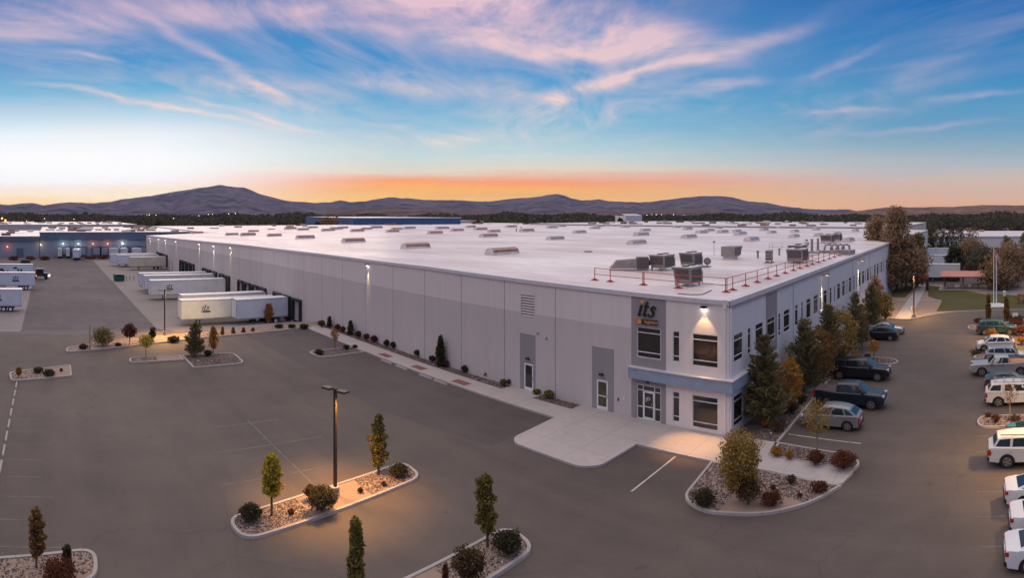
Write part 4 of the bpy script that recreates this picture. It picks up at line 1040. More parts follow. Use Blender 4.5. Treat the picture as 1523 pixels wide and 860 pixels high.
def paintmat(name, c, rough=.28, metal=.3):
    m, nt, b = mat(name, rough, metal, .5); n1 = noise(nt, geopos(nt), 3.0, 3)
    c2 = tuple(x*.86 for x in c)+(1,); nt.links.new(mix(nt, n1, c2, c+(1,)), b.inputs['Base Color'])
    b.inputs['Coat Weight'].default_value = .25; b.inputs['Coat Roughness'].default_value = .06; M[name] = m
paintmat('paint_silver', (.23, .23, .245)); paintmat('paint_teal', (.006, .017, .024), .35, 0); paintmat('paint_black', (.008, .008, .012), .35, 0); paintmat('paint_white', (.68, .66, .62), .3, 0)
paintmat('paint_green', (.035, .085, .078)); paintmat('paint_silver_blue', (.36, .38, .42)); paintmat('paint_charcoal', (.05, .05, .055)); paintmat('paint_pewter', (.40, .38, .37)); paintmat('paint_cyan', (.05, .25, .30)); paintmat('paint_pearl', (.66, .67, .72), .3, 0)
M['bed_brown'] = simple('tonneau_cover', (.075, .05, .05, 1), .7); M['bed_tan'] = simple('bed_tan', (.42, .20, .10, 1), .7)
GR = 'cars parked on the building side of the lane'; GE = 'cars parked on the far right row'
SUV = dict(L=4.4, W=1.86, H=1.68, belt=1.05, hood=.97, ws=(1.40, .52), rg=(-1.45, -2.02), wb=2.65, wr=.37, wins=((.07, .23), (.27, .57), (.61, .92)))
car('silver_hatchback', 'car', 'silver grey compact crossover nearest the building entrance, rear towards the lane', -10.3, 42.0, R(180), 'paint_silver', **SUV, group=GR)
PK = dict(L=5.85, W=2.02, H=1.95, belt=1.27, hood=1.21, ws=(1.52, .80), rg=(-.95, -1.02), deck=(-1.10, 1.29), wb=3.6, wr=.43, z0=.42, wins=((.06, .42), (.47, .90)), xo=.05)
car('pickup_truck', 'pickup', 'dark teal crew cab pickup with a brown covered bed, nose towards the lane', -9.95, 46.9, 0, 'paint_teal', **PK, bed='bed_brown', group=GR)
car('pickup_truck', 'pickup', 'black pickup with a topper on its bed, nose towards the lane', -10.75, 54.8, 0, 'paint_black', **PK, two='paint_black', group=GR)
car('black_suv', 'car', 'small black crossover parked beside the silver sedan, rear towards the lane', -11.5, 72.2, R(180), 'paint_black', **SUV, group=GR)
SED = dict(L=4.75, W=1.84, H=1.45, belt=.96, hood=.85, ws=(1.2, .35), rg=(-1.0, -1.80), deck=(-1.86, 1.02), wb=2.8, wr=.34, z0=.24, wins=((.08, .28), (.31, .58), (.61, .92)))
car('silver_sedan', 'car', 'silver sedan beyond the small black crossover, near the building', -11.4, 76.0, 0, 'paint_silver_blue', **SED, group=GR)
BIG = dict(L=5.3, W=2.02, H=1.92, belt=1.22, hood=1.14, ws=(1.35, .72), rg=(-2.15, -2.45), wb=3.2, wr=.42, z0=.38)
car('green_suv', 'car', 'green full size estate with a dark roof beside the two slim cypresses', 3.0, 76.2, 0, 'paint_green', **BIG, group=GE, rails=True, wins=((.03, .24), (.27, .55), (.58, .94)))
car('white_crossover', 'car', 'white crossover with its nose towards the lane, behind the silver estate', 2.5, 67.4, R(180), 'paint_white', **SUV, group=GE)
car('silver_suv', 'car', 'silver estate with roof rails parked beyond the silver pickup', 3.6, 61.6, 0, 'paint_silver_blue', L=4.8, W=1.9, H=1.78, belt=1.12, hood=1.04, ws=(1.1, .5), rg=(-2.0, -2.2), wb=2.8, rails=True, group=GE)
car('pickup_truck', 'pickup', 'light silver extended cab pickup with a tan lined bed, nose towards the lane', 2.65, 57.2, R(180), 'paint_pewter', L=5.9, W=2.0, H=1.9, belt=1.24, hood=1.18, ws=(1.25, .62), rg=(-.72, -.8), deck=(-.9, 1.26), wb=3.7, wr=.44, z0=.45, wins=((.05, .38), (.43, .93)), bed='bed_tan', group=GE)
car('charcoal_hatchback', 'car', 'dark charcoal hatchback between the silver pickup and the white estate with a ladder rack', 3.2, 52.6, 0, 'paint_charcoal', L=4.4, W=1.82, H=1.5, belt=.98, hood=.92, ws=(1.0, .2), rg=(-1.4, -2.0), wb=2.65, wr=.34, z0=.26, group=GE)
car('white_suv', 'car', 'white full size estate with dark rear windows and a roof rack beside the planted island', 3.6, 48.3, 0, 'paint_white', **BIG, group=GE, rack=True, wins=((.03, .27), (.36, .54), (.60, .94)))
car('teal_car', 'car', 'teal car almost hidden behind the white estate', 4.6, 40.1, 0, 'paint_cyan', **SED, group=GE)
car('white_suv', 'car', 'large cream white estate in the open part of the right row, rear towards the lane', 3.65, 36.9, 0, 'paint_white', **{**BIG, 'L': 5.5}, group=GE, rails=True, wins=((.03, .27), (.31, .55), (.58, .94)))
for i, (y, l) in enumerate(((31.8, 'white sedan in the lower right row, farthest of the three at the picture edge'), (29.0, 'white sedan in the lower right row, middle of the three at the picture edge'), (26.2, 'white car at the bottom right corner, nearest of the three'))):
    car('white_sedan', 'car', l, (4.05, 4.15, 3.75)[i], y, 0, 'paint_pearl', **SED, group=GE)

# ================================================================== TRAILERS
def trailer(x, yf, label, L=16.0, m_='trailer', logo=True, rot=0, group='white trailers backed onto the docks', nm='semi_trailer', zb=None, wheels=True, cat='trailer'):
    """front face at yf, box runs in +Y local; x = centre line"""
    z0 = zb if zb is not None else gz(x, yf)
    t = thing(nm, label, cat, (x, yf, z0), rot, group)
    mb = MB(); mb.box(-1.28, 0, 1.12, 1.28, L, 4.06, 0, skip='t'); mb.box(-1.28, 0, 4.06, 1.28, L, 4.064, 1)
    mb.build('cargo_box', [m_, 'trailer_roof'], t, fix=False)
    mb = MB()
    for sd in (-1, 1):
        a, b_ = sorted((sd*1.281, sd*1.315)); mb.box(a, .0, 1.02, b_, L, 1.20); mb.box(a, 0, 3.98, b_, L, 4.09)
    mb.box(-1.3, -.03, 1.05, 1.3, -.002, 1.25); mb.box(-1.3, -.03, 3.9, 1.3, -.002, 4.09); mb.box(-1.31, -.05, 1.2, -1.18, -.003, 3.9); mb.box(1.18, -.05, 1.2, 1.31, -.003, 3.9)
    mb.build('rail', 'galv', t)
    for sd in (-1, 1):
        mb = MB(); a, b_ = sorted((sd*1.281, sd*1.288)); mb.box(a, .3, 1.22, b_-.003 if sd > 0 else b_, L-.3, 1.26)
        for k in range(1, int(L/1.2)): mb.box(a, k*1.2-.02, 1.262, b_, k*1.2+.02, 3.97)
        mb.build('side_rib', m_, t)
    mb = MB(); mb.box(-.5, .4, .95, .5, L-.1, 1.12); mb.build('chassis', 'darkmetal', t)
    for sd in (-1, 1):
        mb = MB(); mb.box(sd*.95-.07, 2.9, .12, sd*.95+.07, 3.05, 1.1); mb.box(sd*.95-.14, 2.85, .02, sd*.95+.14, 3.1, .12); mb.tube((sd*.95, 3, .5), (0, 3.9, 1.0), .03); mb.build('landing_gear', 'darkmetal', t)
    if wheels:
        for yy in (L-3.3, L-2.05):
            for sd in (-1, 1):
                wh = MB().tube((sd*.72, yy, .5), (sd*1.26, yy, .5), .5, n=16).build('wheel', 'rubber', t)
                MB().tube((sd*1.2, yy, .5), (sd*1.27, yy, .5), .28, n=12).build('rim', 'white', wh)
        MB().box(-1.1, L-4.0, .75, 1.1, L-1.3, 1.0).build('axle_frame', 'darkmetal', t)
    if logo:
        mb = MB(); italic_its(mb, 0, 0, 1.0, 0)
        mb.v = [(1.30, 3.3+xx, 2.45+zz2) for xx, _, zz2 in mb.v]
        lg = mb.build('logo', 'black', t, fix=False)
        MB().face([(1.30, 3.15, 2.1), (1.30, 4.75, 2.1), (1.30, 4.75, 2.36), (1.30, 3.25, 2.36)]).build('name_bar', 'black', lg, fix=False)
        MB().face([(1.304, 3.05, 2.1), (1.304, 3.4, 2.1), (1.304, 3.5, 2.36), (1.304, 3.15, 2.36)]).build('orange_mark', 'orange', lg, fix=False)
    return t
trailer(-87.3, 28.3, 'short white trailer nearest the entrance end of the docks', L=8.6, logo=False)
trailer(-91.6, 20.6, 'long cream lit trailer with black company lettering beside the short one', m_='trailer')
trailer(-97.4, 22.0, 'plain white trailer whose roof shows behind the nearest lettered trailer', logo=False, L=15.0)
trailer(-120.0, 20.6, 'long white trailer with black company lettering, front of the middle three')
trailer(-129.5, 20.9, 'plain white trailer, middle of the middle three', logo=False)
trailer(-134.5, 20.6, 'plain white trailer, farthest of the middle three', logo=False)
trailer(-195.0, 22.5, 'white trailer at the far end of the docks, the nearer of the two', logo=False, L=14)
trailer(-200.5, 20.8, 'white trailer at the far end of the docks, the farther of the two', logo=False, L=15.5)
t = trailer(-185.0, 25.3, 'tan trailer with a rounded front by the far docks', logo=False, L=11.6, m_='trailer_warm')
G2 = 'trailers standing on the left side of the yard'
for x, ye, lab, lg, L in ((-107.5, -5.0, 'white trailer with black company lettering, nearest of the left yard trailers', True, 16), (-138, -3.4, 'white trailer with black company lettering, second of the left yard trailers', True, 16), (-160, -4.5, 'trailer with a dark printed side, farthest of the left yard trailers', False, 16)):
    t = thing('semi_trailer', lab, 'trailer', (x, ye, -2.2), 0, G2); n0 = len(bpy.data.objects)
    src = trailer(x, 0, lab, L=L, logo=False, group=G2, zb=-2.2)
    # the box runs away to -Y: move its children under the new root, shifted back by its length
    for ch in list(src.children):
        ch.parent = t; ch.location = (0, -L, 0)
    bpy.data.objects.remove(src)
    if lg:
        mb = MB(); italic_its(mb, 0, 0, 1.15, 0); mb.v = [(1.30, -5.2+xx, 2.4+zz2) for xx, _, zz2 in mb.v]; o = mb.build('logo', 'black', t, fix=False)
        MB().face([(1.30, -5.3, 2.0), (1.30, -3.6, 2.0), (1.30, -3.6, 2.3), (1.30, -5.2, 2.3)]).build('name_bar', 'black', o, fix=False)
    else:
        mb = MB()
        for k in range(26):
            yy = -15.5+random.random()*10.5; zz2 = 1.35+random.random()*1.8; a = random.uniform(.25, .9); mb.face([(1.30+.0005*k, yy, zz2), (1.30+.0005*k, yy+a*1.6, zz2+.1), (1.30+.0005*k, yy+a, zz2+a*.8), (1.30+.0005*k, yy+.05, zz2+a*.5)])
        mb.build('printed_panel', 'black', t, fix=False)
        for yy in (-4.2, -3.4): MB().box(1.29, yy, 2.2, 1.31, yy+.5, 2.9).build('lettering', 'darkmetal', t)
# dark tractor unit coupled to the far trailer, lamps on
t = thing('tractor_unit', 'dark lorry cab with its lamps on at the end of the farthest yard trailer', 'lorry', (-160, -4.2, -2.2), 0)
MB().box(-1.2, .5, .9, 1.2, 2.6, 2.9).build('cab', 'darkmetal', t, bevel=.15); MB().box(-1.0, 2.6, .7, 1.0, 4.2, 1.7).build('bonnet', 'darkmetal', t, bevel=.15)
MB().face([(1.215, 1.0, 1.9), (1.215, 2.2, 1.9), (1.215, 2.2, 2.6), (1.215, 1.0, 2.6)]).build('side_window', 'car_glass', t, fix=False)
for yy in (.2, 3.3):
    for sd in (-1, 1): MB().tube((sd*.8, yy, .5), (sd*1.22, yy, .5), .5, n=14).build('wheel', 'rubber', t)
for sd in (-.8, .8): MB().box(sd-.15, 4.2, .9, sd+.15, 4.26, 1.2).build('headlight', 'lens_white', t)
MB().box(1.0, 3.9, .9, 1.06, 4.2, 1.25).build('side_lamp', 'lens_white', t); MB().box(1.21, .6, 1.0, 1.25, .75, 1.15).build('marker_lamp', 'lens_orange', t)
# container trailer seen from behind in front of the blue building
X, Y, z, r = at(113, 388)
trailer(X, Y, 'white box trailer standing alone before the blue building', L=12, logo=False, rot=R(84), group=None)

# ================================================================== YARD THINGS
X, Y, z, r = at(177, 418)
t = thing('dumpster', 'dark green refuse container beside the concrete apron', 'dumpster', (X, Y, z), R(8))
k = MB(); k.v = [(-1.0, -1.2, .1), (1.0, -1.2, .1), (1.0, 1.2, .1), (-1.0, 1.2, .1), (-1.15, -1.3, 1.7), (1.15, -1.3, 1.45), (1.15, 1.3, 1.45), (-1.15, 1.3, 1.7)]
k.f = [(0, 3, 2, 1), (4, 5, 6, 7), (0, 1, 5, 4), (1, 2, 6, 5), (2, 3, 7, 6), (3, 0, 4, 7)]; k.mi = [0]*6; k.build('bin_body', 'dumpster', t)
for yy in (-.62, .62): MB().box(-1.2, yy-.6, 1.72, 1.2, yy+.6, 1.80).build('lid', 'black', t)
for i, px in enumerate((188, 193, 199)):
    X, Y, z, r = at(px, 417); t = thing('bollard', 'steel bollard behind the green refuse container, %s from it' % ('nearest', 'second', 'third')[i], 'bollard', (X, Y, z), 0, 'bollards by the refuse container')
    MB().tube((0, 0, 0), (0, 0, 1.1), .12, n=10).ball((0, 0, 1.1), .12).build('post', 'galv', t); MB().tube((0, 0, .8), (0, 0, .95), .125, n=10).build('band', 'orange', t)

# ================================================================== LOT LAMPS
def lot_lamp(x, y, H, rz, label, energy, col=(1, .56, .18), double=True, lens='lens_warm', base=.5, spread=150, zb=None):
    z0 = gz(x, y)+.1 if zb is None else zb
    t = thing('lot_lamp', label, 'lamp post', (x, y, z0), rz, 'lamp posts of the car park')
    MB().tube((0, 0, -.1), (0, 0, base), .24, n=16).build('footing', 'kerb', t)
    MB().box(-.075, -.075, base, .075, .075, H).build('pole', 'bronze', t)
    for sd in ((-1, 1) if double else (1,)):
        MB().box(min(0, sd*.3), -.04, H-.12, max(0, sd*.3), .04, H-.05).build('arm', 'bronze', t)
        hd = MB().box(min(sd*.25, sd*.85), -.22, H-.13, max(sd*.25, sd*.85), .22, H-.02).build('lamp_head', 'bronze', t, bevel=.02)
        MB().box(min(sd*.34, sd*.76), -.14, H-.136, max(sd*.34, sd*.76), .14, H-.132).build('lens', lens, hd)
        c, s_ = math.cos(rz), math.sin(rz)
        lx, ly = x+sd*.55*c, y+sd*.55*s_
        spot('lot_lamp_light', (lx, ly, z0+H-.2), (lx, ly, 0), energy, col, R(spread), .7, .15)
    return t
lot_lamp(-28.6, 15.1, 5.9, R(20), 'tall bronze lamp post with two heads on the long middle island', 1800, (1, .47, .10), spread=104)
lot_lamp(-73.6, 14.6, 5.8, R(70), 'bronze lamp post with two heads on the strip beside the truck court', 2600, (1, .52, .14))
spot('lot_lamp_light', (-74.0, 14.9, 5.6), (-91, 21.5, -.2), 9000, (1, .62, .18), R(48), .9, .15)
lot_lamp(-8.9, 87.4, 6.6, R(80), 'bronze lamp post beside the path to the lawn', 1400)
lot_lamp(6.9, 37.6, 7.2, R(90), 'bronze lamp post behind the parked cars at the right edge', 3000, base=.7)
lot_lamp(6.9, 72.0, 7.2, R(90), 'bronze lamp post behind the far right row', 2940, base=.7)
t = thing('flag_marker', 'thin bare pole at the left end of the planted strip', 'pole', (-66.8, 4.6, .1)); MB().tube((0, 0, 0), (0, 0, 2.9), .05, .03).build('pole', 'bronze', t)

# ================================================================== ROOF PLANT
def rooftop(px, py, rz=0):
    X, Y, z, r = at(px, py, roof_z); return (X, Y, z), r
def hvac(px, py, w_, d_, h, label, flare=.25, rz=0, legs=.25, m_='hvac'):
    (X, Y, z), r = rooftop(px, py)
    t = thing('air_handler', label, 'hvac unit', (X, Y+d_/2, z), rz, 'air handlers on the roof corner')
    k = MB(); k.v = [(-w_/2+.1, -d_/2+flare, legs), (w_/2, -d_/2+flare, legs), (w_/2, d_/2, legs), (-w_/2+.1, d_/2, legs), (-w_/2, -d_/2, legs+h), (w_/2, -d_/2, legs+h), (w_/2, d_/2, legs+h), (-w_/2, d_/2, legs+h)]
    k.f = [(0, 3, 2, 1), (4, 5, 6, 7), (0, 1, 5, 4), (1, 2, 6, 5), (2, 3, 7, 6), (3, 0, 4, 7)]; k.mi = [0]*6
    k.build('casing', m_, t)
    MB().box(-w_/2-.06, -d_/2-.08, legs+h+.003, w_/2+.06, d_/2+.05, legs+h+.06).build('lid', 'hvac_white', t)
    # intake hood, coil side, access doors
    MB().face([(-w_/2+.2, -d_/2+flare*.72-.02, legs+h*.28), (w_/2-.15, -d_/2+flare*.72-.02, legs+h*.28), (w_/2-.15, -d_/2+flare*.12-.02, legs+h*.88), (-w_/2+.2, -d_/2+flare*.12-.02, legs+h*.88)]).build('intake_grille', 'hvac_dark', t, fix=False)
    mb = MB()
    n = max(3, int(d_/.42))
    for k2 in range(n):
        yy = -d_/2+flare+.1+k2*(d_-flare-.2)/n; mb.box(w_/2+.002, yy, legs+.15, w_/2+.05, yy+(d_-flare-.2)/n*.72, legs+h-.18)
    mb.build('coil', 'hvac_dark', t)
    for yy in (-d_/4, d_/4): MB().tube((w_*.08, yy, legs+h+.05), (w_*.08, yy, legs+h+.16), .32, n=12).build('fan', 'hvac_dark', t)
    for sx_ in (-1, 1):
        for sy in (-.7, .8): MB().box(sx_*w_*.42-.06, sy*d_/2-.06, 0, sx_*w_*.42+.06, sy*d_/2+.06, legs).build('leg', 'galv', t)
    MB().tube((w_/2+.1, d_/2-.1, .12), (w_/2+.1, d_/2-.1, legs+h*.7), .05).tube((w_/2+.1, d_/2-.1, .12), (w_/2+1.1, d_/2-.1, .12), .05).build('pipe', 'galv', t)
    return t
hvac(1013, 427, 1.6, 2.2, 1.32, 'square air handler with a flared intake, nearest the red railing')
hvac(976, 403, 1.7, 2.3, 1.32, 'air handler with a pale lower panel behind the railing, left of the pair')
hvac(1020, 399, 1.7, 2.2, 1.32, 'air handler behind the nearest square one', .3)
(X, Y, z), r = rooftop(1083, 386)
t = thing('ventilation_hood', 'long dark trapezoid ventilation hood behind the railing corner', 'hvac unit', (X, Y+1, z), R(0))
k = MB(); k.v = [(-.9, -1.2, .35), (.9, -1.2, .35), (.9, .6, .35), (-.9, .6, .35), (-.9, -1.2, 1.6), (.9, -1.2, 1.6), (.9, 1.6, 1.6), (-.9, 1.6, 1.6)]; k.f = [(0, 3, 2, 1), (4, 5, 6, 7), (0, 1, 5, 4), (1, 2, 6, 5), (2, 3, 7, 6), (3, 0, 4, 7)]; k.mi = [0]*6
k.build('hood', 'hvac', t); MB().box(-.7, -1.0, .0, .7, .4, .35).build('curb', 'hvac_white', t)
for yy in (-.9, -.2, .5): MB().box(.902, yy, .5, .92, yy+.5, 1.45).build('panel', 'hvac_dark', t)
(X, Y, z), r = rooftop(930, 403)
t = thing('duct_run', 'low long rooftop duct with a sloping end behind the railing', 'hvac unit', (X, Y+1.2, z), R(38))
k = MB(); k.v = [(-2.3, -.7, .2), (.5, -.7, .2), (.5, .7, .2), (-2.3, .7, .2), (-1.6, -.6, 1.0), (.5, -.6, 1.15), (.5, .6, 1.15), (-1.6, .6, 1.0)]; k.f = [(0, 3, 2, 1), (4, 5, 6, 7), (0, 1, 5, 4), (1, 2, 6, 5), (2, 3, 7, 6), (3, 0, 4, 7)]; k.mi = [0]*6
k.build('duct', 'hvac', t); MB().box(.502, -.8, .15, 1.7, .8, 1.3).build('fan_section', 'hvac_dark', t); MB().tube((1.75, 0, .5), (2.0, .3, .9), .15, .2).build('outlet', 'darkmetal', t)
(X, Y, z), r = rooftop(1022, 397)
t = thing('roof_vent', 'round white capped vent between the two air handlers', 'vent', (X-.1, Y-.6, z)); MB().tube((0, 0, 0), (0, 0, .9), .3, n=14).build('stack', 'hvac_white', t); MB().tube((0, 0, .9), (0, 0, 1.15), .5, .34, 14).build('cap', 'hvac_white', t)
(X, Y, z), r = rooftop(1052, 397)
t = thing('satellite_dish', 'round dark dish tilted up beside the air handlers', 'dish', (X, Y, z)); MB().tube((0, 0, .02), (0, 0, .5), .05).build('mast', 'darkmetal', t); MB().box(-.6, -.4, 0, .3, .4, .08).build('ballast', 'hvac_dark', t)
MB().tube((.05, -.1, .62), (-.02, .06, .66), .42, .38, 18).build('dish', 'hvac', t)
(X, Y, z), r = rooftop(1144, 391)
t = thing('exhaust_fan', 'small upright exhaust fan on skids inside the railing', 'vent', (X, Y, z)); MB().box(-.35, -.35, .25, .35, .35, 1.5).build('housing', 'hvac', t)
for sd in (-.3, .3): MB().box(sd-.08, -.7, 0, sd+.08, .7, .1).box(sd-.04, -.04, .1, sd+.04, .04, .25).build('skid', 'hvac_dark', t)
for i in range(3): MB().box(-.36, -.365, .45+i*.35, .36, -.352, .6+i*.35).build('louvre', 'hvac_dark', t)
(X, Y, z), r = rooftop(1084, 372+9); 
(X, Y, z), r = rooftop(1062, 380); t = thing('antenna', 'thin antenna mast left of the dark ventilation hood', 'antenna', (X, Y, z)); MB().tube((0, 0, 0), (0, 0, 1.7), .04, .03).build('mast', 'galv', t); MB().box(-.12, -.12, 1.7, .12, .12, 1.95).build('tip', 'hvac', t)
hvac(1181, 392, 2.0, 2.6, 1.4, 'flat topped air handler with piping near the railing, nearer of two', .2)
hvac(1182, 384, 2.0, 2.2, 1.4, 'flat topped air handler behind its twin near the railing', .2)
(X, Y, z), r = rooftop(1181, 381); t = thing('ball_vent', 'bright metal turbine vent behind the flat topped air handlers', 'vent', (X, Y+6, z)); MB().tube((0, 0, 0), (0, 0, 1.1), .22).build('stack', 'hvac_white', t); MB().ball((0, 0, 1.35), .42, 14, 10).build('turbine', 'galv', t)
for i, px in enumerate((1199.5, 1207.5, 1216.5)):
    (X, Y, z), r = rooftop(px, 375-i); t = thing('flue_stack', ('leftmost', 'middle', 'rightmost')[i]+' of three tall slim flue stacks on the roof', 'flue', (X, Y, z), 0, 'flue stacks'); MB().tube((0, 0, 0), (0, 0, 1.9), .2, n=12).build('flue', 'hvac', t); MB().tube((0, 0, 0), (0, 0, .15), .34, n=12).build('collar', 'galv', t)
# curved ducts
(X, Y, z), r = rooftop(1236, 377); t = thing('dust_collector', 'cluster of curved silver ducts and vents behind the railing', 'ductwork', (X, Y, z))
for i, ox in enumerate((-1.0, -.1, .7, 1.5)):
    mb = MB(); pts = [(ox, .2*i, .0), (ox, .2*i, .8), (ox+.15, .2*i+.1, 1.15), (ox+.5, .2*i+.5, 1.3), (ox+.85, .2*i+1.0, 1.1), (ox+.95, .2*i+1.2, .1)]
    for a, b_ in zip(pts, pts[1:]): mb.tube(a, b_, .16, n=8)
    mb.build('duct', 'galv', t)
MB().box(-1.6, -.8, .1, 2.2, -.2, .45).build('plenum', 'hvac', t)
for px, py, l in ((1228, 362, 'small distant air handler, left one of the pair beyond the silver ducts'), (1240, 360, 'small distant air handler, right one of the pair beyond the silver ducts')): hvac(px, py, 2.2, 2.4, 1.3, l, .3)
for px, py, l in ((1254, 370, 'flat table like pipe support by the railing end'), (1208, 379, 'flat low duct cover near the three flue stacks')):
    (X, Y, z), r = rooftop(px, py+(10 if px == 1254 else 0)); t = thing('pipe_stand', l, 'pipe support', (X, Y, z)); MB().box(-1.1, -.4, .55 if px == 1254 else .2, 1.1, .4, .75 if px == 1254 else .45).build('top', 'hvac', t)
    for sx_ in (-.95, .95): MB().box(sx_-.05, -.05, 0, sx_+.05, .05, .55 if px == 1254 else .2).build('leg', 'galv', t)
(X, Y, z), r = rooftop(1274, 380); t = thing('roof_hatch', 'dark boxy roof hatch at the end of the railing by the big trees', 'roof hatch', (X-1.6, Y+1.5, z)); MB().box(-.9, -1.0, 0, .9, 1.0, .6).build('hatch_box', 'wall_accent', t); MB().box(-.95, -1.05, .603, .95, 1.05, .68).build('lid', 'hvac', t)
# small roof clutter far back
for i, (px, py, l) in enumerate(((768, 345, 'small dark vent at the middle of the roof'), (775, 342, 'small box vent behind the middle skylights'), (705, 339, 'small cap vent on the far left roof'), (1127, 384, 'thin pipe vent right of the dark hood'), (1159, 380, 'short pipe vent before the flat topped air handlers'), (875, 375, 'low flat drain cover on the open roof'))):
    (X, Y, z), r = rooftop(px, py); t = thing('roof_vent', l, 'vent', (X, Y, z)); MB().tube((0, 0, 0), (0, 0, .15 if i == 5 else .8), .6 if i == 5 else .14, n=10).build('stack', 'hvac', t)
    if i != 5: MB().tube((0, 0, .8), (0, 0, .95), .25, .1, 10).build('cap', 'hvac_dark', t)
# cable
mb = MB(); pts = [at(px, py, lambda x, y: roof_z(x, y)+.03)[:3] for px, py in ((1008, 437), (1030, 438.5), (1045, 438), (1052, 435), (1058, 432))]
for a, b_ in zip(pts, pts[1:]): mb.tube(a, b_, .035, n=5)
tag(mb.build('roof_cable', 'black'), 'dark cable lying on the roof edge below the railing corner', 'cable')

# red free-standing guard rail
GRL = thing('guard_rail', 'red freestanding guard rail on weighted feet around the roof corner', 'railing', (0, 0, 0))
path = [(885.6, 417), (908.6, 419.3), (956.9, 424.4), (1007.7, 429.4), (1063, 434), (1076, 431), (1098.7, 425.3), (1118, 420), (1136, 415), (1151.5, 411), (1165.4, 407), (1178, 403), (1190.6, 400), (1200.5, 396.5), (1210, 394), (1220.6, 391), (1230, 388.5), (1239.5, 385.7), (1248, 383.4), (1257, 381)]
pts = [at(px, py, roof_z)[:3] for px, py in path]
yS = sum(p[1] for p in pts[:5])/5; xE = sum(p[0] for p in pts[5:])/len(pts[5:])
pts = [(p[0], yS, roof_z(p[0], yS)) for p in pts[:4]]+[(xE, yS, roof_z(xE, yS))]+[(xE, p[1], roof_z(xE, p[1])) for p in pts[5:]]
for i, p in enumerate(pts):
    mb = MB()
    for o_ in ((0,) if i in (0, 1) or i > 4 else (-.06, .06)): mb.tube((p[0]+o_, p[1], p[2]+.05), (p[0]+o_, p[1], p[2]+1.08), .038, n=6)
    mb.build('post', 'red', GRL); MB().box(p[0]-.30, p[1]-.18, p[2]+.01, p[0]+.30, p[1]+.18, p[2]+.07).box(p[0]-.12, p[1]-.12, p[2]+.073, p[0]+.12, p[1]+.12, p[2]+.16).build('foot', 'red', GRL)
for hz in (1.08, .55):
    mb = MB()
    for a, b_ in zip(pts, pts[1:]): mb.tube((a[0], a[1], a[2]+hz), (b_[0], b_[1], b_[2]+hz), .028, n=6)
    mb.build('rail', 'red', GRL)
GR2 = thing('guard_rail', 'thin grey guard rail around the flue stacks behind the air handlers', 'railing', (0, 0, 0))
pts = [at(px, py, roof_z)[:3] for px, py in ((1144, 372), (1149, 372), (1163, 372), (1195, 372), (1226, 371))]
for p in pts: MB().tube(p, (p[0], p[1], p[2]+1.0), .03, n=6).build('post', 'hvac', GR2)
for hz in (1.0, .5):
    mb = MB()
    for a, b_ in zip(pts, pts[1:]): mb.tube((a[0], a[1], a[2]+hz), (b_[0], b_[1], b_[2]+hz), .022, n=6)
    mb.build('rail', 'hvac', GR2)

# ================================================================== VEGETATION
def leaves_mesh(name, C, size, m_, elong=1.0, parent=None, up=0.0, D=None):
    """C = Nx3 leaf centres; each a small random quad"""
    N = len(C); C = np.asarray(C, float)
    a = rng.normal(size=(N, 3)); a[:, 2] *= (1-up); a /= np.linalg.norm(a, axis=1)[:, None]
    if D is not None: a = D/np.linalg.norm(D, axis=1)[:, None]
    if up: a[:, 2] += up; a /= np.linalg.norm(a, axis=1)[:, None]
    b_ = np.cross(a, rng.normal(size=(N, 3))); b_ /= np.linalg.norm(b_, axis=1)[:, None]
    s_ = size*rng.uniform(.6, 1.35, (N, 1)); a = a*s_*elong*.5; b_ = b_*s_*.5
    V = np.stack([C-a, C+b_*.9, C+a, C-b_*.9], 1).reshape(-1, 3)
    me = bpy.data.meshes.new(name); me.vertices.add(4*N); me.vertices.foreach_set('co', V.ravel())
    me.loops.add(4*N); me.loops.foreach_set('vertex_index', np.arange(4*N, dtype=np.int32)); me.polygons.add(N)
    me.polygons.foreach_set('loop_start', np.arange(0, 4*N, 4, dtype=np.int32)); me.polygons.foreach_set('loop_total', np.full(N, 4, np.int32))
    me.materials.append(M[m_]); me.update(calc_edges=True)
    o = bpy.data.objects.new(name, me); COL.objects.link(o)
    if parent: o.parent = parent
    return o
def pine_needles(h, r, h0, n):
    """whorled branches curving up, each set with long needles pointing outwards"""
    nl = max(8, int(h/.36)); C = []; D = []; limbs = []
    br = []
    for i in range(nl):
        t = (i+.3)/nl; rr = r*1.12*(1-t)**.62*(.62+.5*random.random())+.07; nb = 7 if t < .6 else 5
        for k in range(nb):
            a = i*1.3+k*2*math.pi/nb+random.uniform(-.35, .35); q = rr*random.uniform(.65, 1.12); z = h0+t*h+random.uniform(-.15, .15)
            br.append((a, q, z, .32+.5*t))
    br.append((0, .03, h0+h*.9, 6)); tot = sum(.3+b_[1] for b_ in br)
    for a, q, z, up in br:
        m_ = max(4, int(n*(.3+q)/tot)); s_ = rng.uniform(.12, 1, m_)**.7; dx_, dy_ = math.cos(a), math.sin(a)
        zc = z+q*up*s_**1.7 if up < 3 else z+s_*h*.1
        w_ = q*.20*(1.15-s_)+.05
        P = np.stack([dx_*q*s_, dy_*q*s_, zc], 1)+rng.normal(size=(m_, 3))*w_[:, None]*np.array((1, 1, .55))
        C.append(P); d_ = np.array((dx_, dy_, .55+up*.6))+rng.normal(size=(m_, 3))*.55; D.append(d_)
        limbs.append(((0, 0, z-.05), (dx_*q*.9, dy_*q*.9, z+(q*up*.75 if up < 3 else h*.08))))
    return np.concatenate(C), np.concatenate(D), limbs
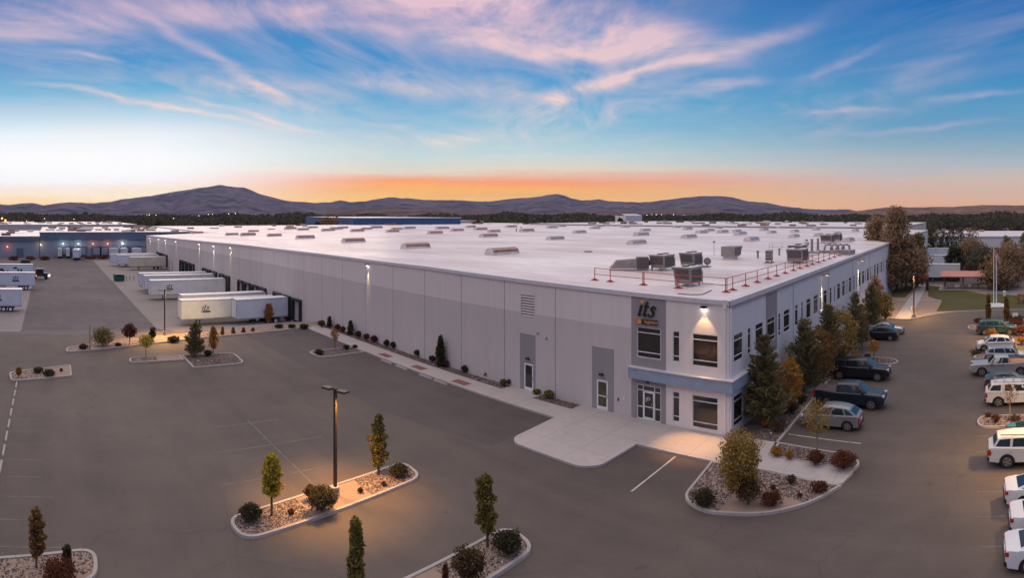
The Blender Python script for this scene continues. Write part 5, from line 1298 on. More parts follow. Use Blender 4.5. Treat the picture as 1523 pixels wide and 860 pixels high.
def clumps(centres, m, rad, sz=.8):
    K = len(centres); C = np.repeat(np.asarray(centres, float), m, 0); d_ = rng.normal(size=C.shape); d_ /= np.linalg.norm(d_, axis=1)[:, None]
    return C+d_*np.repeat(np.asarray(rad, float)*np.ones(K), m)[:, None]*rng.uniform(.25, 1, (len(C), 1))**.6*np.array((1, 1, sz))
def crown(kind, h, wd):
    """clump centres for a crown standing from 0 to h with width wd"""
    P = []; r = wd/2
    if kind == 'column':
        n = 46
        for i in range(n):
            t = (i+.5)/n; rr = r*(math.sin(math.pi*min(1, t*.93+.07))**.55)*(1.0-.35*t); a = i*2.4+random.random(); q = rr*random.uniform(.45, 1.0)
            P.append((math.cos(a)*q, math.sin(a)*q, t*h*.97))
    elif kind == 'round':
        n = 60
        for i in range(n):
            z = 1-2*(i+.5)/n; a = i*2.4+random.random()*.6; q = math.sqrt(max(0, 1-z*z))*random.uniform(.55, 1.08); P.append((q*math.cos(a)*r, q*math.sin(a)*r, h/2+z*h/2*random.uniform(.7, 1.0)))
    elif kind == 'pine':
        nl = max(7, int(h/.5))
        for i in range(nl):
            t = (i+.4)/nl; rr = r*1.12*(1-t)**.9*(.75+.45*random.random())+.06; nb = 6 if t < .7 else 4
            for k in range(nb):
                a = i*1.1+k*2*math.pi/nb+random.uniform(-.3, .3); q0 = rr*random.uniform(.7, 1.1)
                for s_ in (.35, .65, 1.0): P.append((q0*s_*math.cos(a), q0*s_*math.sin(a), t*h+s_*rr*.28))
        P.append((0, 0, h*.97)); P.append((0, 0, h*.9))
    elif kind == 'cypress':
        n = 40
        for i in range(n):
            t = (i+.5)/n; rr = r*min(1, (t*5)**.5)*(1-t)**.45; a = i*2.4; P.append((math.cos(a)*rr*.6, math.sin(a)*rr*.6, t*h))
    elif kind == 'cone':
        n = 60
        for i in range(n):
            t = (i+.5)/n; rr = r*min(1, (t*6)**.6)*(1-t)**.8; a = i*2.4+random.random(); q = rr*random.uniform(.5, 1); P.append((math.cos(a)*q, math.sin(a)*q, t*h))
    return P
NT = [0]
def plant(px, by, ty, wpx, kind, leaf, nm, cat, label, group=None, trunk=.28, n=2600, size=None, zb=.1, X=None, Y=None, parts=True, tm='trunk', dens=1.0, lean=0):
    """bearing px, base depression by, top ty; trunk = bare fraction"""
    x, y, z, r = at(px, by)
    if X is not None:
        x, y = X, Y if Y is not None else X/math.tan((px-HX)/F); r = math.hypot(x, y); z = gz(x, y)
    elif Y is not None: y = Y; x = y*math.tan((px-HX)/F); r = math.hypot(x, y); z = gz(x, y)
    top = CAM_H-(ty-HY)*r/F; H = top-(z+zb); wd = wpx*r/F
    if kind == 'low': H = max(.25, H)
    root = thing(nm, label, cat, (x, y, z+zb), random.uniform(0, 6.28), group)
    h0 = H*trunk; hc = H-h0
    if size is None: size = max(.07, r/F*1.9)
    k2 = 'round' if kind == 'low' else kind
    P = crown(k2, hc, wd*.84); P = [(p[0]+random.gauss(0, .04*wd), p[1]+random.gauss(0, .04*wd), p[2]+h0) for p in P]
    rad = wd*(.105 if kind in ('pine',) else .19 if kind != 'round' else .2)
    m_ = max(6, int(n/len(P)))
    C = clumps(P, m_, rad, .8 if kind != 'cypress' else 1.6); D = None; limbs = None
    if kind == 'pine': C, D, limbs = pine_needles(hc*.96, wd/2, h0, n)
    keep = C[:, 2] > .02
    if D is not None: D = D[keep]
    if kind in ('low',): C[:, 2] = np.abs(C[:, 2])
    C = C[C[:, 2] > .02]; C[:, 0:2] += (C[:, 2:3]/max(H, .1))*lean
    mb = MB(); tr = max(.035, H*.017)
    if kind != 'low':
        zt = h0+hc*(.55 if kind in ('round',) else .85); mb.tube((0, 0, -.1), (lean*.3, 0, zt*.5), tr*1.25, tr, 7).tube((lean*.3, 0, zt*.5), (lean*.8, 0, zt), tr, tr*.3, 6)
        if limbs:
            for p, q in limbs: mb.tube(p, q, tr*.35, tr*.1, 4, cap=False)
        for p in random.sample(P, min(len(P), 0 if limbs else 12)): mb.tube((lean*.4*p[2]/H, 0, max(h0*.8, p[2]*.72)), p, tr*.38, tr*.12, 4, cap=False)
        mb.build('trunk', tm, root)
    else:
        for k in range(5): mb.tube((0, 0, -.05), (random.uniform(-.3, .3)*wd, random.uniform(-.3, .3)*wd, H*.6), .02, .01, 4)
        mb.build('stem', 'trunk', root)
    nm2 = 'crown' if kind != 'low' else 'foliage'
    el = 1.0
    if kind == 'pine' or leaf in ('lf_pine',): el = 4.2; size_ = size*.52
    elif kind == 'cypress': el = 2.2; size_ = size*.9
    else: size_ = size
    leaves_mesh(nm2, C, size_, leaf, el, root, up=.3 if kind == 'cypress' else 0, D=D)
    return root
T = lambda *a, **k: plant(*a, **k)
# car park trees
T(404, 770, 677, 38, 'column', 'lf_yellow', 'young_tree', 'tree', 'young yellow green tree under the lamp on the long middle island', trunk=.36, n=3400, size=.12)
T(563, 709, 617, 31, 'column', 'lf_olive', 'young_tree', 'tree', 'slim olive columnar tree at the far end of the long middle island', trunk=.18, n=3400, size=.12)
T(725, 817, 708, 39, 'column', 'lf_olive', 'young_tree', 'tree', 'slim olive columnar tree on the near island at the bottom', trunk=.24, n=4200, size=.11, lean=-.15)
T(528, 930, 783, 36, 'cypress', 'lf_olive', 'cypress', 'tree', 'dark pointed columnar tree rising from the bottom edge', trunk=.05, n=4200, size=.10, X=-19.3, lean=-.2)
T(54, 852, 757, 32, 'column', 'lf_rust', 'young_tree', 'tree', 'rusty green columnar tree on the bottom left island', trunk=.24, n=3000, size=.11, X=-25.75)
T(99, 862, 815, 24, 'cypress', 'lf_dark', 'juniper', 'shrub', 'small dark juniper spire on the bottom left island', trunk=.05, n=1500, size=.09)
T(88, 880, 838, 60, 'low', 'lf_redbr', 'shrub', 'shrub', 'sprawling red brown shrub at the bottom left edge', n=2600, size=.09)
T(372, 778, 754, 34, 'low', 'lf_dark', 'shrub', 'shrub', 'rounded dark shrub at the left end of the long middle island', n=2600, size=.08)
T(479, 764, 728, 46, 'low', 'lf_dark', 'shrub', 'shrub', 'large dark shrub at the foot of the island lamp', n=3600, size=.085)
T(461, 748, 722, 16, 'low', 'lf_brown', 'shrub', 'shrub', 'small brown shrub left of the island lamp', n=900, size=.08)
T(593, 712, 694, 30, 'low', 'lf_dark', 'shrub', 'shrub', 'low dark shrub at the right end of the long middle island', n=2200, size=.08)
T(433, 768, 760, 10, 'low', 'lf_redbr', 'shrub', 'shrub', 'tiny red brown tuft beside the yellow green tree', n=250, size=.06)
T(536, 736, 728, 9, 'low', 'lf_dark', 'shrub', 'shrub', 'tiny dark tuft on the bare soil of the long island', n=250, size=.06)
T(571, 726, 720, 8, 'low', 'lf_redbr', 'shrub', 'shrub', 'tiny reddish tuft near the slim olive tree', n=200, size=.06)
T(756, 828, 795, 42, 'low', 'lf_dark', 'shrub', 'shrub', 'large dark shrub at the tip of the near island', n=3600, size=.085)
T(697, 872, 820, 48, 'low', 'lf_brown', 'shrub', 'shrub', 'tall brown shrub at the bottom edge of the near island', n=3600, size=.09)
T(662, 900, 842, 14, 'cypress', 'lf_redbr', 'shrub', 'shrub', 'small pointed reddish shrub at the bottom edge', n=900, size=.08, trunk=.05)
# left half
T(290, 532, 479, 29, 'pine', 'lf_pine', 'pine_tree', 'tree', 'dark green pine on the centre left island', trunk=.08, n=4500, size=.15)
T(317, 527, 486, 17, 'column', 'lf_orange', 'young_tree', 'tree', 'small golden tree right of the island pine', trunk=.22, n=1300)
T(309, 531, 522, 13, 'low', 'lf_dark', 'shrub', 'shrub', 'round dark shrub at the foot of the island pine', n=700)
T(217, 533, 499, 22, 'round', 'lf_yellow', 'young_tree', 'tree', 'small open yellow tree on the narrow left island', trunk=.5, n=900)
T(227, 508, 487, 13, 'column', 'lf_dark', 'young_tree', 'tree', 'small dark tree left of the strip lamp post', trunk=.2, n=900)
T(193, 513, 483, 23, 'round', 'lf_maroon', 'maple_tree', 'tree', 'small maroon tree on the planted strip', trunk=.36, n=1600)
T(153, 516, 488, 32, 'round', 'lf_olive', 'honey_locust', 'tree', 'broad low olive tree at the left of the planted strip', trunk=.12, n=2000)
T(124, 521, 513, 13, 'low', 'lf_maroon', 'shrub', 'shrub', 'low maroon shrub at the left tip of the planted strip', n=500)
T(258, 509, 502, 17, 'low', 'lf_dark', 'hedge', 'shrub', 'low clipped dark hedge right of the strip lamp post', n=900)
T(176, 516, 511, 9, 'low', 'lf_redbr', 'shrub', 'shrub', 'tiny reddish shrub under the maroon tree', n=250)
for px, l in ((331, 'first'), (347, 'second'), (362, 'third'), (376, 'fourth')):
    T(px, 499-(px-331)*.12, 487+(px-331)*.03, 7, 'cone', 'lf_rust', 'juniper', 'shrub', 'small brown cone shrub, %s from the left in the row before the trailers' % l, 'row of cone shrubs', n=420, trunk=.05)
for px, w_, l in ((415, 13, 'left'), (434, 11, 'middle'), (452, 14, 'right')): T(px, 489, 483.5, w_, 'low', 'lf_dark', 'shrub', 'shrub', 'flat dark shrub by the near dock, %s of three' % l, 'flat shrubs by the near dock', n=500)
T(400, 479, 452, 16, 'column', 'lf_orange', 'young_tree', 'tree', 'small orange tree in front of the short white trailer', trunk=.15, n=1200, zb=.1, Y=33.5)
for px, py, w_, ty, lf, l in ((28, 564, 9, 546, 'lf_orange', 'small pale upright shrub at the left island tip'), (57, 556, 16, 548, 'lf_dark', 'low dark shrub on the far left island, left one'), (73, 561, 20, 551, 'lf_dark', 'wider dark shrub on the far left island, right one'), (91, 554, 4, 551, 'lf_dark', 'tiny dark shrub on the bare soil of the far left island')):
    T(px, py, ty, w_, 'low', lf, 'shrub', 'shrub', l, n=700)
# wall strip
T(490, 489, 473, 9, 'cypress', 'lf_dark', 'juniper', 'shrub', 'dark upright juniper by the long wall, leftmost', n=700, trunk=.03, Y=36.8)
T(521.5, 499, 478, 13, 'cone', 'lf_dark', 'juniper', 'shrub', 'dark green upright juniper by the long wall, second from the left', n=1100, trunk=.03, Y=36.8)
T(655, 543, 503, 19, 'cypress', 'lf_dark', 'juniper', 'shrub', 'tall spiky juniper against the middle of the long wall', n=2200, trunk=.03, Y=36.8)
for i, (px, py, w_, lf) in enumerate(((478, 486, 10, 'lf_brown'), (502, 492, 9, 'lf_redbr'), (510, 495, 7, 'lf_brown'), (533, 502, 9, 'lf_brown'), (545, 506, 8, 'lf_redbr'), (556, 509, 11, 'lf_maroon'), (575, 515, 9, 'lf_dark'), (585, 518, 9, 'lf_dark'), (616, 526, 6, 'lf_maroon'), (621, 530, 10, 'lf_dark'), (635, 532, 5, 'lf_maroon'), (643, 539, 10, 'lf_brown'), (663, 546, 10, 'lf_brown'), (691, 554, 11, 'lf_dark'), (726, 562, 12, 'lf_maroon'), (742, 566, 5, 'lf_brown'), (749, 574, 11, 'lf_olive'), (758, 573, 7, 'lf_grey'))):
    T(px, py+2, py-9, w_, 'low', lf, 'shrub', 'shrub', 'low shrub in the gravel strip along the long wall, number %s counting from the docks' % ('one two three four five six seven eight nine ten eleven twelve thirteen fourteen fifteen sixteen seventeen eighteen'.split()[i]), 'low shrubs along the long wall', n=700)
T(798, 589, 580, 11, 'low', 'lf_olive', 'shrub', 'shrub', 'small round shrub right of the first side door', n=700); T(816, 595, 582, 15, 'low', 'lf_olive', 'shrub', 'shrub', 'larger round shrub in the small bed between the side doors', n=1000)
T(498, 520, 489, 12, 'round', 'lf_orange', 'young_tree', 'tree', 'thin bare young tree with a few orange leaves by the sidewalk island', trunk=.4, n=160)
T(475, 529, 521, 13, 'low', 'lf_dark', 'shrub', 'shrub', 'dark round shrub on the sidewalk island, left', n=600); T(515, 521, 514, 9, 'low', 'lf_dark', 'shrub', 'shrub', 'dark round shrub on the sidewalk island, middle', n=400); T(528, 519, 514, 7, 'low', 'lf_dark', 'shrub', 'shrub', 'dark round shrub on the sidewalk island, right', n=300)
# corner island
T(1100, 748, 644, 66, 'round', 'lf_gold', 'small_tree', 'tree', 'bushy olive gold tree on the corner island', trunk=.16, n=7500, size=.105, tm='trunk_pale')
T(1112, 753, 712, 44, 'low', 'lf_brown', 'shrub', 'shrub', 'dense dark brown shrub at the foot of the olive gold tree', n=3200, size=.08)
T(1047, 755, 731, 36, 'low', 'lf_dark', 'shrub', 'shrub', 'rounded dark shrub at the left tip of the corner island', n=2600, size=.075)
T(1147, 754, 734, 34, 'low', 'lf_redbr', 'shrub', 'shrub', 'spiky red brown shrub on the bare soil of the corner island', n=1800, size=.08)
T(1219, 734, 719, 26, 'low', 'lf_redbr', 'shrub', 'shrub', 'flat rust coloured shrub near the curved kerb', n=1300, size=.08)
T(1177, 722, 708, 16, 'low', 'lf_brown', 'shrub', 'shrub', 'small spiky brown shrub beside the island sidewalk', n=700, size=.07)
T(1150, 731, 722, 9, 'low', 'lf_redbr', 'shrub', 'shrub', 'little reddish tuft beside the stones of the corner island', n=300, size=.06); T(1190, 743, 736, 8, 'low', 'lf_redbr', 'shrub', 'shrub', 'tiny reddish tuft near the middle of the bare soil', n=200, size=.06)
T(1155, 682, 666, 17, 'low', 'lf_orange', 'shrub', 'shrub', 'orange shrub at the left of the upper corner bed', n=1100, size=.075); T(1174, 687, 671, 13, 'low', 'lf_orange', 'shrub', 'shrub', 'small pale orange tuft in the upper corner bed', n=700, size=.07)
T(1213, 695, 672, 26, 'low', 'lf_redbr', 'shrub', 'shrub', 'round brown shrub under the thin tree', n=1900, size=.08); T(1255, 701, 674, 36, 'low', 'lf_redbr', 'shrub', 'shrub', 'large dark red shrub at the tip of the upper corner bed', n=2800, size=.085)
T(1215, 678, 596, 44, 'round', 'lf_gold', 'honey_locust', 'tree', 'thin airy golden tree before the silver crossover', trunk=.38, n=1400, size=.10, tm='trunk_pale')
# bed by the east facade
def E(px, Y, ty, w_, *a, **k): return T(px, 600, ty, w_, *a, Y=Y, **k)
E(1137, 40.6, 495, 70, 'pine', 'lf_pine', 'pine_tree', 'tree', 'tall dark pine nearest the building corner', trunk=.08, n=11000, size=.16)
E(1172, 43.2, 530, 46, 'round', 'lf_orange', 'small_tree', 'tree', 'orange leaved shrubby tree tucked behind the corner pine', trunk=.12, n=3800, size=.12)
E(1196, 49.2, 472, 62, 'pine', 'lf_pine', 'pine_tree', 'tree', 'feathery grey green pine, second along the east wall', trunk=.08, n=5200, size=.18)
E(1218, 50.8, 490, 56, 'round', 'lf_rust', 'small_tree', 'tree', 'broad rust brown tree between the second and third pines', trunk=.10, n=5200, size=.14)
E(1232, 56.5, 450, 58, 'pine', 'lf_pine', 'pine_tree', 'tree', 'pale tipped pine, third along the east wall', trunk=.08, n=4600, size=.19)
E(1249, 57.5, 455, 58, 'round', 'lf_gold', 'small_tree', 'tree', 'olive leaved tree beside the black pickup', trunk=.10, n=4200, size=.16)
E(1272, 66.0, 432, 44, 'pine', 'lf_pine', 'pine_tree', 'tree', 'dark pine, fourth along the east wall', trunk=.08, n=3200, size=.2)
E(1282, 68.0, 455, 22, 'round', 'lf_rust', 'small_tree', 'tree', 'small reddish tree before the fourth pine', trunk=.10, n=1400, size=.18)
E(1296, 77.0, 422, 38, 'pine', 'lf_pine', 'pine_tree', 'tree', 'mixed green pine, fifth along the east wall', trunk=.08, n=2600, size=.22)
E(1302, 79.5, 409, 26, 'round', 'lf_orange', 'small_tree', 'tree', 'tree with bright orange lit leaves at the far end of the east wall', trunk=.15, n=2000, size=.22)
E(1316, 84.0, 436, 30, 'round', 'lf_olive', 'small_tree', 'tree', 'low olive tree beside the end of the east wall', trunk=.10, n=1700, size=.22)
for i, (px, Yv, w_, lf) in enumerate(((1158, 39.6, 26, 'lf_brown'), (1178, 43.6, 20, 'lf_brown'), (1140, 40.0, 14, 'lf_orange'), (1192, 46.0, 16, 'lf_dark'), (1240, 61, 18, 'lf_brown'), (1258, 64, 16, 'lf_redbr'))):
    x = Yv*math.tan((px-HX)/F); E(px, Yv, HY+(CAM_H-.8)*F/math.hypot(x, Yv), w_, 'low', lf, 'shrub', 'shrub', 'low shrub in the stone bed by the east wall, %s from the corner' % ('first', 'third', 'second', 'fourth', 'fifth', 'sixth')[i], 'low shrubs by the east wall', n=900)
T(1300, 537, 506, 20, 'round', 'lf_orange', 'young_tree', 'tree', 'thin orange tree on the narrow island past the black pickup', trunk=.45, n=500, size=.14)
T(1276, 535, 529, 16, 'low', 'lf_orange', 'shrub', 'shrub', 'orange shrub at the inner end of the narrow island', n=500); T(1290, 533, 528, 10, 'low', 'lf_redbr', 'shrub', 'shrub', 'small reddish shrub under the thin orange tree', n=300)
# right-hand row planting
T(1502, 628, 570, 26, 'round', 'lf_rust', 'young_tree', 'tree', 'bare thin tree before the white estate with the roof rack', trunk=.45, n=160, size=.09, tm='trunk_pale')
T(1481, 632, 617, 13, 'low', 'lf_redbr', 'shrub', 'shrub', 'small dark red shrub on the right island, left one', n=500); T(1470, 622, 615, 10, 'low', 'lf_brown', 'shrub', 'shrub', 'flat brown shrub on the right island tip', n=300); T(1509, 628, 619, 20, 'low', 'lf_brown', 'shrub', 'shrub', 'wide brown shrub on the right island', n=500)
T(1475, 505, 489, 18, 'round', 'lf_orange', 'young_tree', 'tree', 'little orange tree in front of the green estate', trunk=.1, n=500, size=.14); T(1452, 528, 523, 16, 'low', 'lf_dark', 'shrub', 'shrub', 'dark shrub on the small island by the white crossover', n=300)
T(1470, 476, 440, 12, 'cypress', 'lf_rust', 'cypress', 'tree', 'slim dark cypress, left of the pair by the green estate', trunk=.02, n=1500, size=.16); T(1497, 478, 443, 12, 'cypress', 'lf_rust', 'cypress', 'tree', 'slim dark cypress, right of the pair by the green estate', trunk=.02, n=1500, size=.16)
for i, (px, py, w_, hh, lf) in enumerate(((1512, 486, 26, 10, 'lf_redbr'), (1518, 500, 20, 14, 'lf_redbr'), (1512, 478, 22, 7, 'lf_brown'), (1519, 512, 14, 10, 'lf_orange'), (1519, 452, 18, 14, 'lf_orange'), (1455, 480, 12, 5, 'lf_redbr'))):
    T(px, py, py-hh, w_, 'low', lf, 'shrub', 'shrub', 'reddish garden shrub at the far right edge, %s' % ('beside the low white sign', 'behind the white crossover', 'below the right cypress', 'behind the silver estate', 'near the lawn', 'at the island tip before the green estate')[i], n=700)
# big trees beyond the building
def bigtree(px, by, ty, w_, leaf, label, kind='round', n=5200, trunk=.2, **k): return T(px, by, ty, w_, kind, leaf, 'big_tree' if kind == 'round' else 'pine_tree', 'tree', label, trunk=trunk, n=n, size=.42, zb=0, **k)
bigtree(1334, 434, 315, 76, 'lf_bark', 'tallest brown pine beyond the end of the building', 'cone', 8000, .16)
bigtree(1304, 428, 329, 66, 'lf_bark', 'broad brown conifer left of the tallest pine', 'cone', 7000, .12)
bigtree(1364, 428, 352, 50, 'lf_pine', 'dark green tree right of the tallest pine', 'cone', 5200, .12)
bigtree(1316, 436, 375, 66, 'lf_bark', 'lower brown tree filling the gap under the tallest pine', 'round', 4200, .16)
bigtree(1348, 433, 362, 66, 'lf_bark', 'shorter brown tree at the foot of the tallest pine', 'round', 4200, .2)
bigtree(1420, 412, 366, 30, 'lf_dark', 'dark leafy tree left behind the picnic shelter', 'round', 3200, .12)
bigtree(1444, 408, 356, 46, 'lf_bark', 'tall grey brown tree behind the picnic shelter', 'round', 4600, .12)
bigtree(1470, 422, 368, 58, 'lf_grey', 'broad greyish tree behind the flagpole', 'round', 5600, .12)
bigtree(1504, 428, 362, 66, 'lf_bark', 'broad dark brown tree right of the flagpole', 'round', 6200, .10)
bigtree(1487, 432, 390, 56, 'lf_bark', 'low brown tree directly behind the flagpole', 'round', 3600, .12)
for i, (px, ty, w_, lf) in enumerate(((1384, 342, 12, 'lf_dark'), (1394, 345, 14, 'lf_grey'), (1404, 343, 13, 'lf_grey'), (1415, 340, 15, 'lf_dark'), (1428, 341, 15, 'lf_dark'), (1445, 337, 22, 'lf_rust'), (1497, 350, 14, 'lf_pine'), (1523, 346, 14, 'lf_olive'))):
    bigtree(px, 366, ty, w_*1.15, lf, 'distant tree behind the row of trailers, %s from the left' % 'first second third fourth fifth sixth seventh eighth'.split()[i], 'round', 1100, .08, group='distant trees behind the trailers', Y=216)

# ================================================================== FAR RIGHT SETTING
t = thing('flagpole', 'tall white flagpole on stepped plinths with the stars and stripes', 'flagpole', (3.4, 98.9, .1))
MB().tube((0, 0, .3), (0, 0, 10.0), .10, .05, 10).build('pole', 'white', t); MB().ball((0, 0, 10.08), .12).build('finial', 'galv', t)
MB().tube((.45, .2, .2), (.45, .2, 8.4), .10, .08, 10).build('second_pole', 'white', t)
for i, (sx_, sy) in enumerate(((1.5, 1.4), (1.0, .9))): MB().box(-sx_+.2, -sy, i*.16, sx_+.2, sy, i*.16+.157).build('plinth', 'white', t)
MB().box(-1.3, -2.2, 0, 1.9, -1.5, .2).build('plinth', 'white', t)
M['flag_red'] = simple('flag_red', (.35, .03, .04, 1), .8); M['flag_white'] = simple('flag_white', (.6, .58, .6, 1), .8); M['flag_blue'] = simple('flag_blue', (.03, .04, .16, 1), .8)
mb = MB(); nU, nV = 12, 13
def FP(u, v): # hanging cloth: hoist along the pole, fly drooping
    return (.06+u*.95, .14*math.sin(u*7+v*1.3), 9.6-v*1.25-u*1.35)
for i in range(nU):
    for j in range(nV):
        u0, u1, v0, v1 = i/nU, (i+1)/nU, j/nV, (j+1)/nV
        mi = 2 if (u0 < .4 and j < 7) else (0 if j % 2 == 0 else 1)
        mb.face([FP(u0, v0), FP(u1, v0), FP(u1, v1), FP(u0, v1)], mi)
for i in range(4):
    for j in range(5):
        u, v = .05+i*.09, .05+j*.1; x, y, z = FP(u, v); mb.face([(x-.04, y-.02, z), (x+.04, y-.02, z), (x+.04, y-.02, z+.07), (x-.04, y-.02, z+.07)], 1)
mb.build('flag', ['flag_red', 'flag_white', 'flag_blue'], t, fix=False)
# picnic shelter
X, Y, z, r = at(1432, 432)
t = thing('picnic_shelter', 'open picnic shelter with a reddish pitched roof beyond the lawn', 'shelter', (X, Y+2.5, .1), R(0))
wq = 8.2
for sx_ in (-wq/2+.3, 0, wq/2-.3):
    for sy in (-2, 2): MB().box(sx_-.14, sy-.14, 0, sx_+.14, sy+.14, 2.7).build('post', 'timber', t)
k = MB(); k.v = [(-wq/2-.5, -3, 2.75), (wq/2+.5, -3, 2.75), (wq/2+.5, 0, 3.6), (-wq/2-.5, 0, 3.6), (wq/2+.5, 3, 2.75), (-wq/2-.5, 3, 2.75)]; k.f = [(0, 1, 2, 3), (3, 2, 4, 5), (0, 3, 5), (1, 4, 2)]; k.mi = [0]*4; k.build('roof', 'pinkroof', t, fix=False)
MB().box(-wq/2-.5, -3.02, 2.55, wq/2+.5, -2.85, 2.74).build('beam', 'timber', t); MB().box(-wq/2-.8, -3.2, -.05, wq/2+.8, 3.2, .06).build('slab', 'walk', t)
for i, xx in enumerate((-2.6, .2, 2.6)):
    tb = thing('picnic_table', ('left', 'middle', 'right')[i]+' dark picnic table under the shelter', 'table', (X+xx, Y+2.2, .16), 0, 'picnic tables'); MB().box(-.9, -.4, .7, .9, .4, .76).build('tabletop', 'darkmetal', tb)
    for sy in (-.75, .75): MB().box(-.9, sy-.14, .42, .9, sy+.14, .47).build('bench', 'darkmetal', tb)
    for sx_ in (-.6, .6): MB().box(sx_-.04, -.7, 0, sx_+.04, .7, .06).box(sx_-.04, -.04, .06, sx_+.04, .04, .7).build('leg', 'darkmetal', tb)
# parked trailers beyond
for i, (by, x0, x1) in enumerate(((413, 1352, 1428), (396, 1360, 1434), (383, 1372, 1440), (375, 1380, 1444))):
    xa, y, z, r = at(x0, by, 0.9); xb = at(x1, by, .9)[0]
    t = thing('semi_trailer', 'white trailer parked crossways past the big trees, %s of the row' % ('nearest', 'second', 'third', 'farthest')[i], 'trailer', (xa, y, 0), 0, 'trailers past the big trees')
    L = xb-xa
    MB().box(0, 0, 1.0, L, 2.6, 4.0).build('cargo_box', 'trailer', t); MB().box(0, -.03, 3.9, L, -.003, 4.05).build('rail', 'trailer_roof', t); MB().box(.5, .4, .6, L-.5, 2.2, 1.0).build('chassis', 'darkmetal', t)
    for xx in (L-2.2, L-1.1): MB().tube((xx, .1, .5), (xx, 2.5, .5), .5, n=12).build('wheel', 'rubber', t)
# red canopy and dark cars near it
X, Y, z, r = at(1379, 433); t = thing('canopy_stand', 'small red awning on a dark post by the far path', 'awning', (X, Y, 0)); MB().box(-.3, -.3, 0, .3, .3, 2.3).build('post', 'darkmetal', t); MB().box(-2.6, -.5, 2.5, .3, .5, 3.3).build('awning', 'red', t, bevel=.1)
paintmat('paint_navy', (.015, .02, .04))
for i, (px, py) in enumerate(((1366, 418), (1396, 419), (1412, 419))):
    X, Y, z, r = at(px, py); car('dark_sedan', 'car', 'dark low car beyond the lawn, %s of three under the trailers' % ('left', 'middle', 'right')[i], X, Y+1, 0, 'paint_navy', **SED, group='dark cars beyond the lawn')
# signs
X, Y, z, r = at(1357.5, 466); t = thing('parking_sign', 'small orange and white sign beside the far path', 'sign', (X, Y, 0)); MB().tube((0, 0, 0), (0, 0, 1.0), .03).build('post', 'galv', t); MB().box(-.28, -.03, .3, .28, .0, .95).build('panel', 'white', t); MB().box(-.15, -.04, .45, .15, -.032, .8).build('symbol', 'orange', t)
X, Y, z, r = at(1510, 478); t = thing('low_sign', 'low white sign board with dark posts near the slim cypresses', 'sign', (X, Y, .1)); MB().box(-.45, -.05, .5, .45, .05, 1.1).build('panel', 'white', t)
for sx_ in (-.5, .45): MB().box(sx_, -.05, 0, sx_+.07, .05, 1.3).build('post', 'darkmetal', t)
X, Y, z, r = at(1522, 463); t = thing('street_sign', 'thin pole sign at the right edge by the lawn', 'sign', (X-.3, Y, .1)); MB().tube((0, 0, 0), (0, 0, 2.2), .04).build('post', 'galv', t); MB().box(-.3, -.04, 1.6, .3, -.02, 2.2).build('panel', 'hvac', t)
X, Y, z, r = at(1494, 441); t = thing('bin', 'small white litter bin behind the flagpole', 'bin', (X, Y, .1)); MB().tube((0, 0, 0), (0, 0, .8), .28, .32, 12).build('drum', 'white', t); MB().tube((0, 0, .8), (0, 0, .95), .34, .2, 12).build('lid', 'hvac_white', t)

# ================================================================== OTHER BUILDINGS
def shed(label, x0, y0, x1, y1, z0, z1, wall, roof='roof', nm='warehouse', vents=0, fascia=None, loc=None, ribs=0):
    t = thing(nm, label, 'warehouse', (0, 0, 0)); MB().box(x0, y0, z0, x1, y1, z1-.01, skip='tb').build('wall', wall, t, fix=False)
    mb = MB(); mb.face([(x0-.2, y0-.2, z1), (x1+.2, y0-.2, z1), (x1+.2, y1+.2, z1), (x0-.2, y1+.2, z1)]); mb.build('roof', roof, t, fix=False)
    e = MB(); e.box(x0-.25, y0-.25, z1-.35, x1+.25, y0-.01, z1+.05); e.box(x1+.01, y0-.01, z1-.35, x1+.25, y1+.25, z1+.05); e.box(x0-.25, y0-.01, z1-.35, x0-.01, y1+.25, z1+.05); e.build('coping', 'coping' if fascia is None else fascia, t)
    if ribs:
        for k in range(ribs):
            yy = y0+(y1-y0)*(k+.5)/ribs; MB().box(x1+.003, yy-.3, z0, x1+.2, yy+.3, z1-.4).build('pilaster', 'wall_light', t)
    for k in range(vents):
        x, y = random.uniform(x0+4, x1-4), random.uniform(y0+4, y1-4); s_ = random.uniform(.8, 1.7)
        MB().box(x-s_, y-s_*1.3, z1+.004, x+s_, y+s_*1.3, z1+random.uniform(.5, 1.0)).build('roof_vent', random.choice(['skydome', 'hvac', 'hvac_dark', 'hvac_white']), t)
    return t
# blue building across the yard
BB = shed('blue distribution building with lit dock doors across the truck yard', -340, -3.9, -240, 60, -3, 7.9, 'bluewall', vents=46)
MB().box(-240.0+.01, -3.9, 5.2, -239.55, 60, 8.05).build('fascia', 'bluewall_dark', BB); MB().box(-239.99, -3.9, 4.9, -239.5, 60, 5.19).build('stripe', 'bluewall_dark', BB)
BB2 = shed('lower blue wing at the left edge of the truck yard', -330, -90, -240.2, -4.1, -3, 6.2, 'bluewall', vents=26)
MB().box(-240.1, -90, 4.3, -239.8, -4.2, 6.35).build('fascia', 'bluewall_dark', BB2)
for px in (99, 111.5, 122, 143.5, 155.5, 186, 203, 212):
    Yd = -240*1.0/math.tan((px-HX)/F); g = MB(); g.box(-239.98, Yd-1.9, -1.4, -239.4, Yd+1.9, 2.2); g.build('dock_frame', 'bluewall_dark', BB); MB().box(-239.38, Yd-1.3, -1.2, -239.3, Yd+1.3, 1.7).build('dock_door', 'bluewall', BB)
g = MB().box(-240.1, -13.5, -2.2, -239.95, -10.6, 1.5).build('roller_door', 'bluewall_dark', BB2)
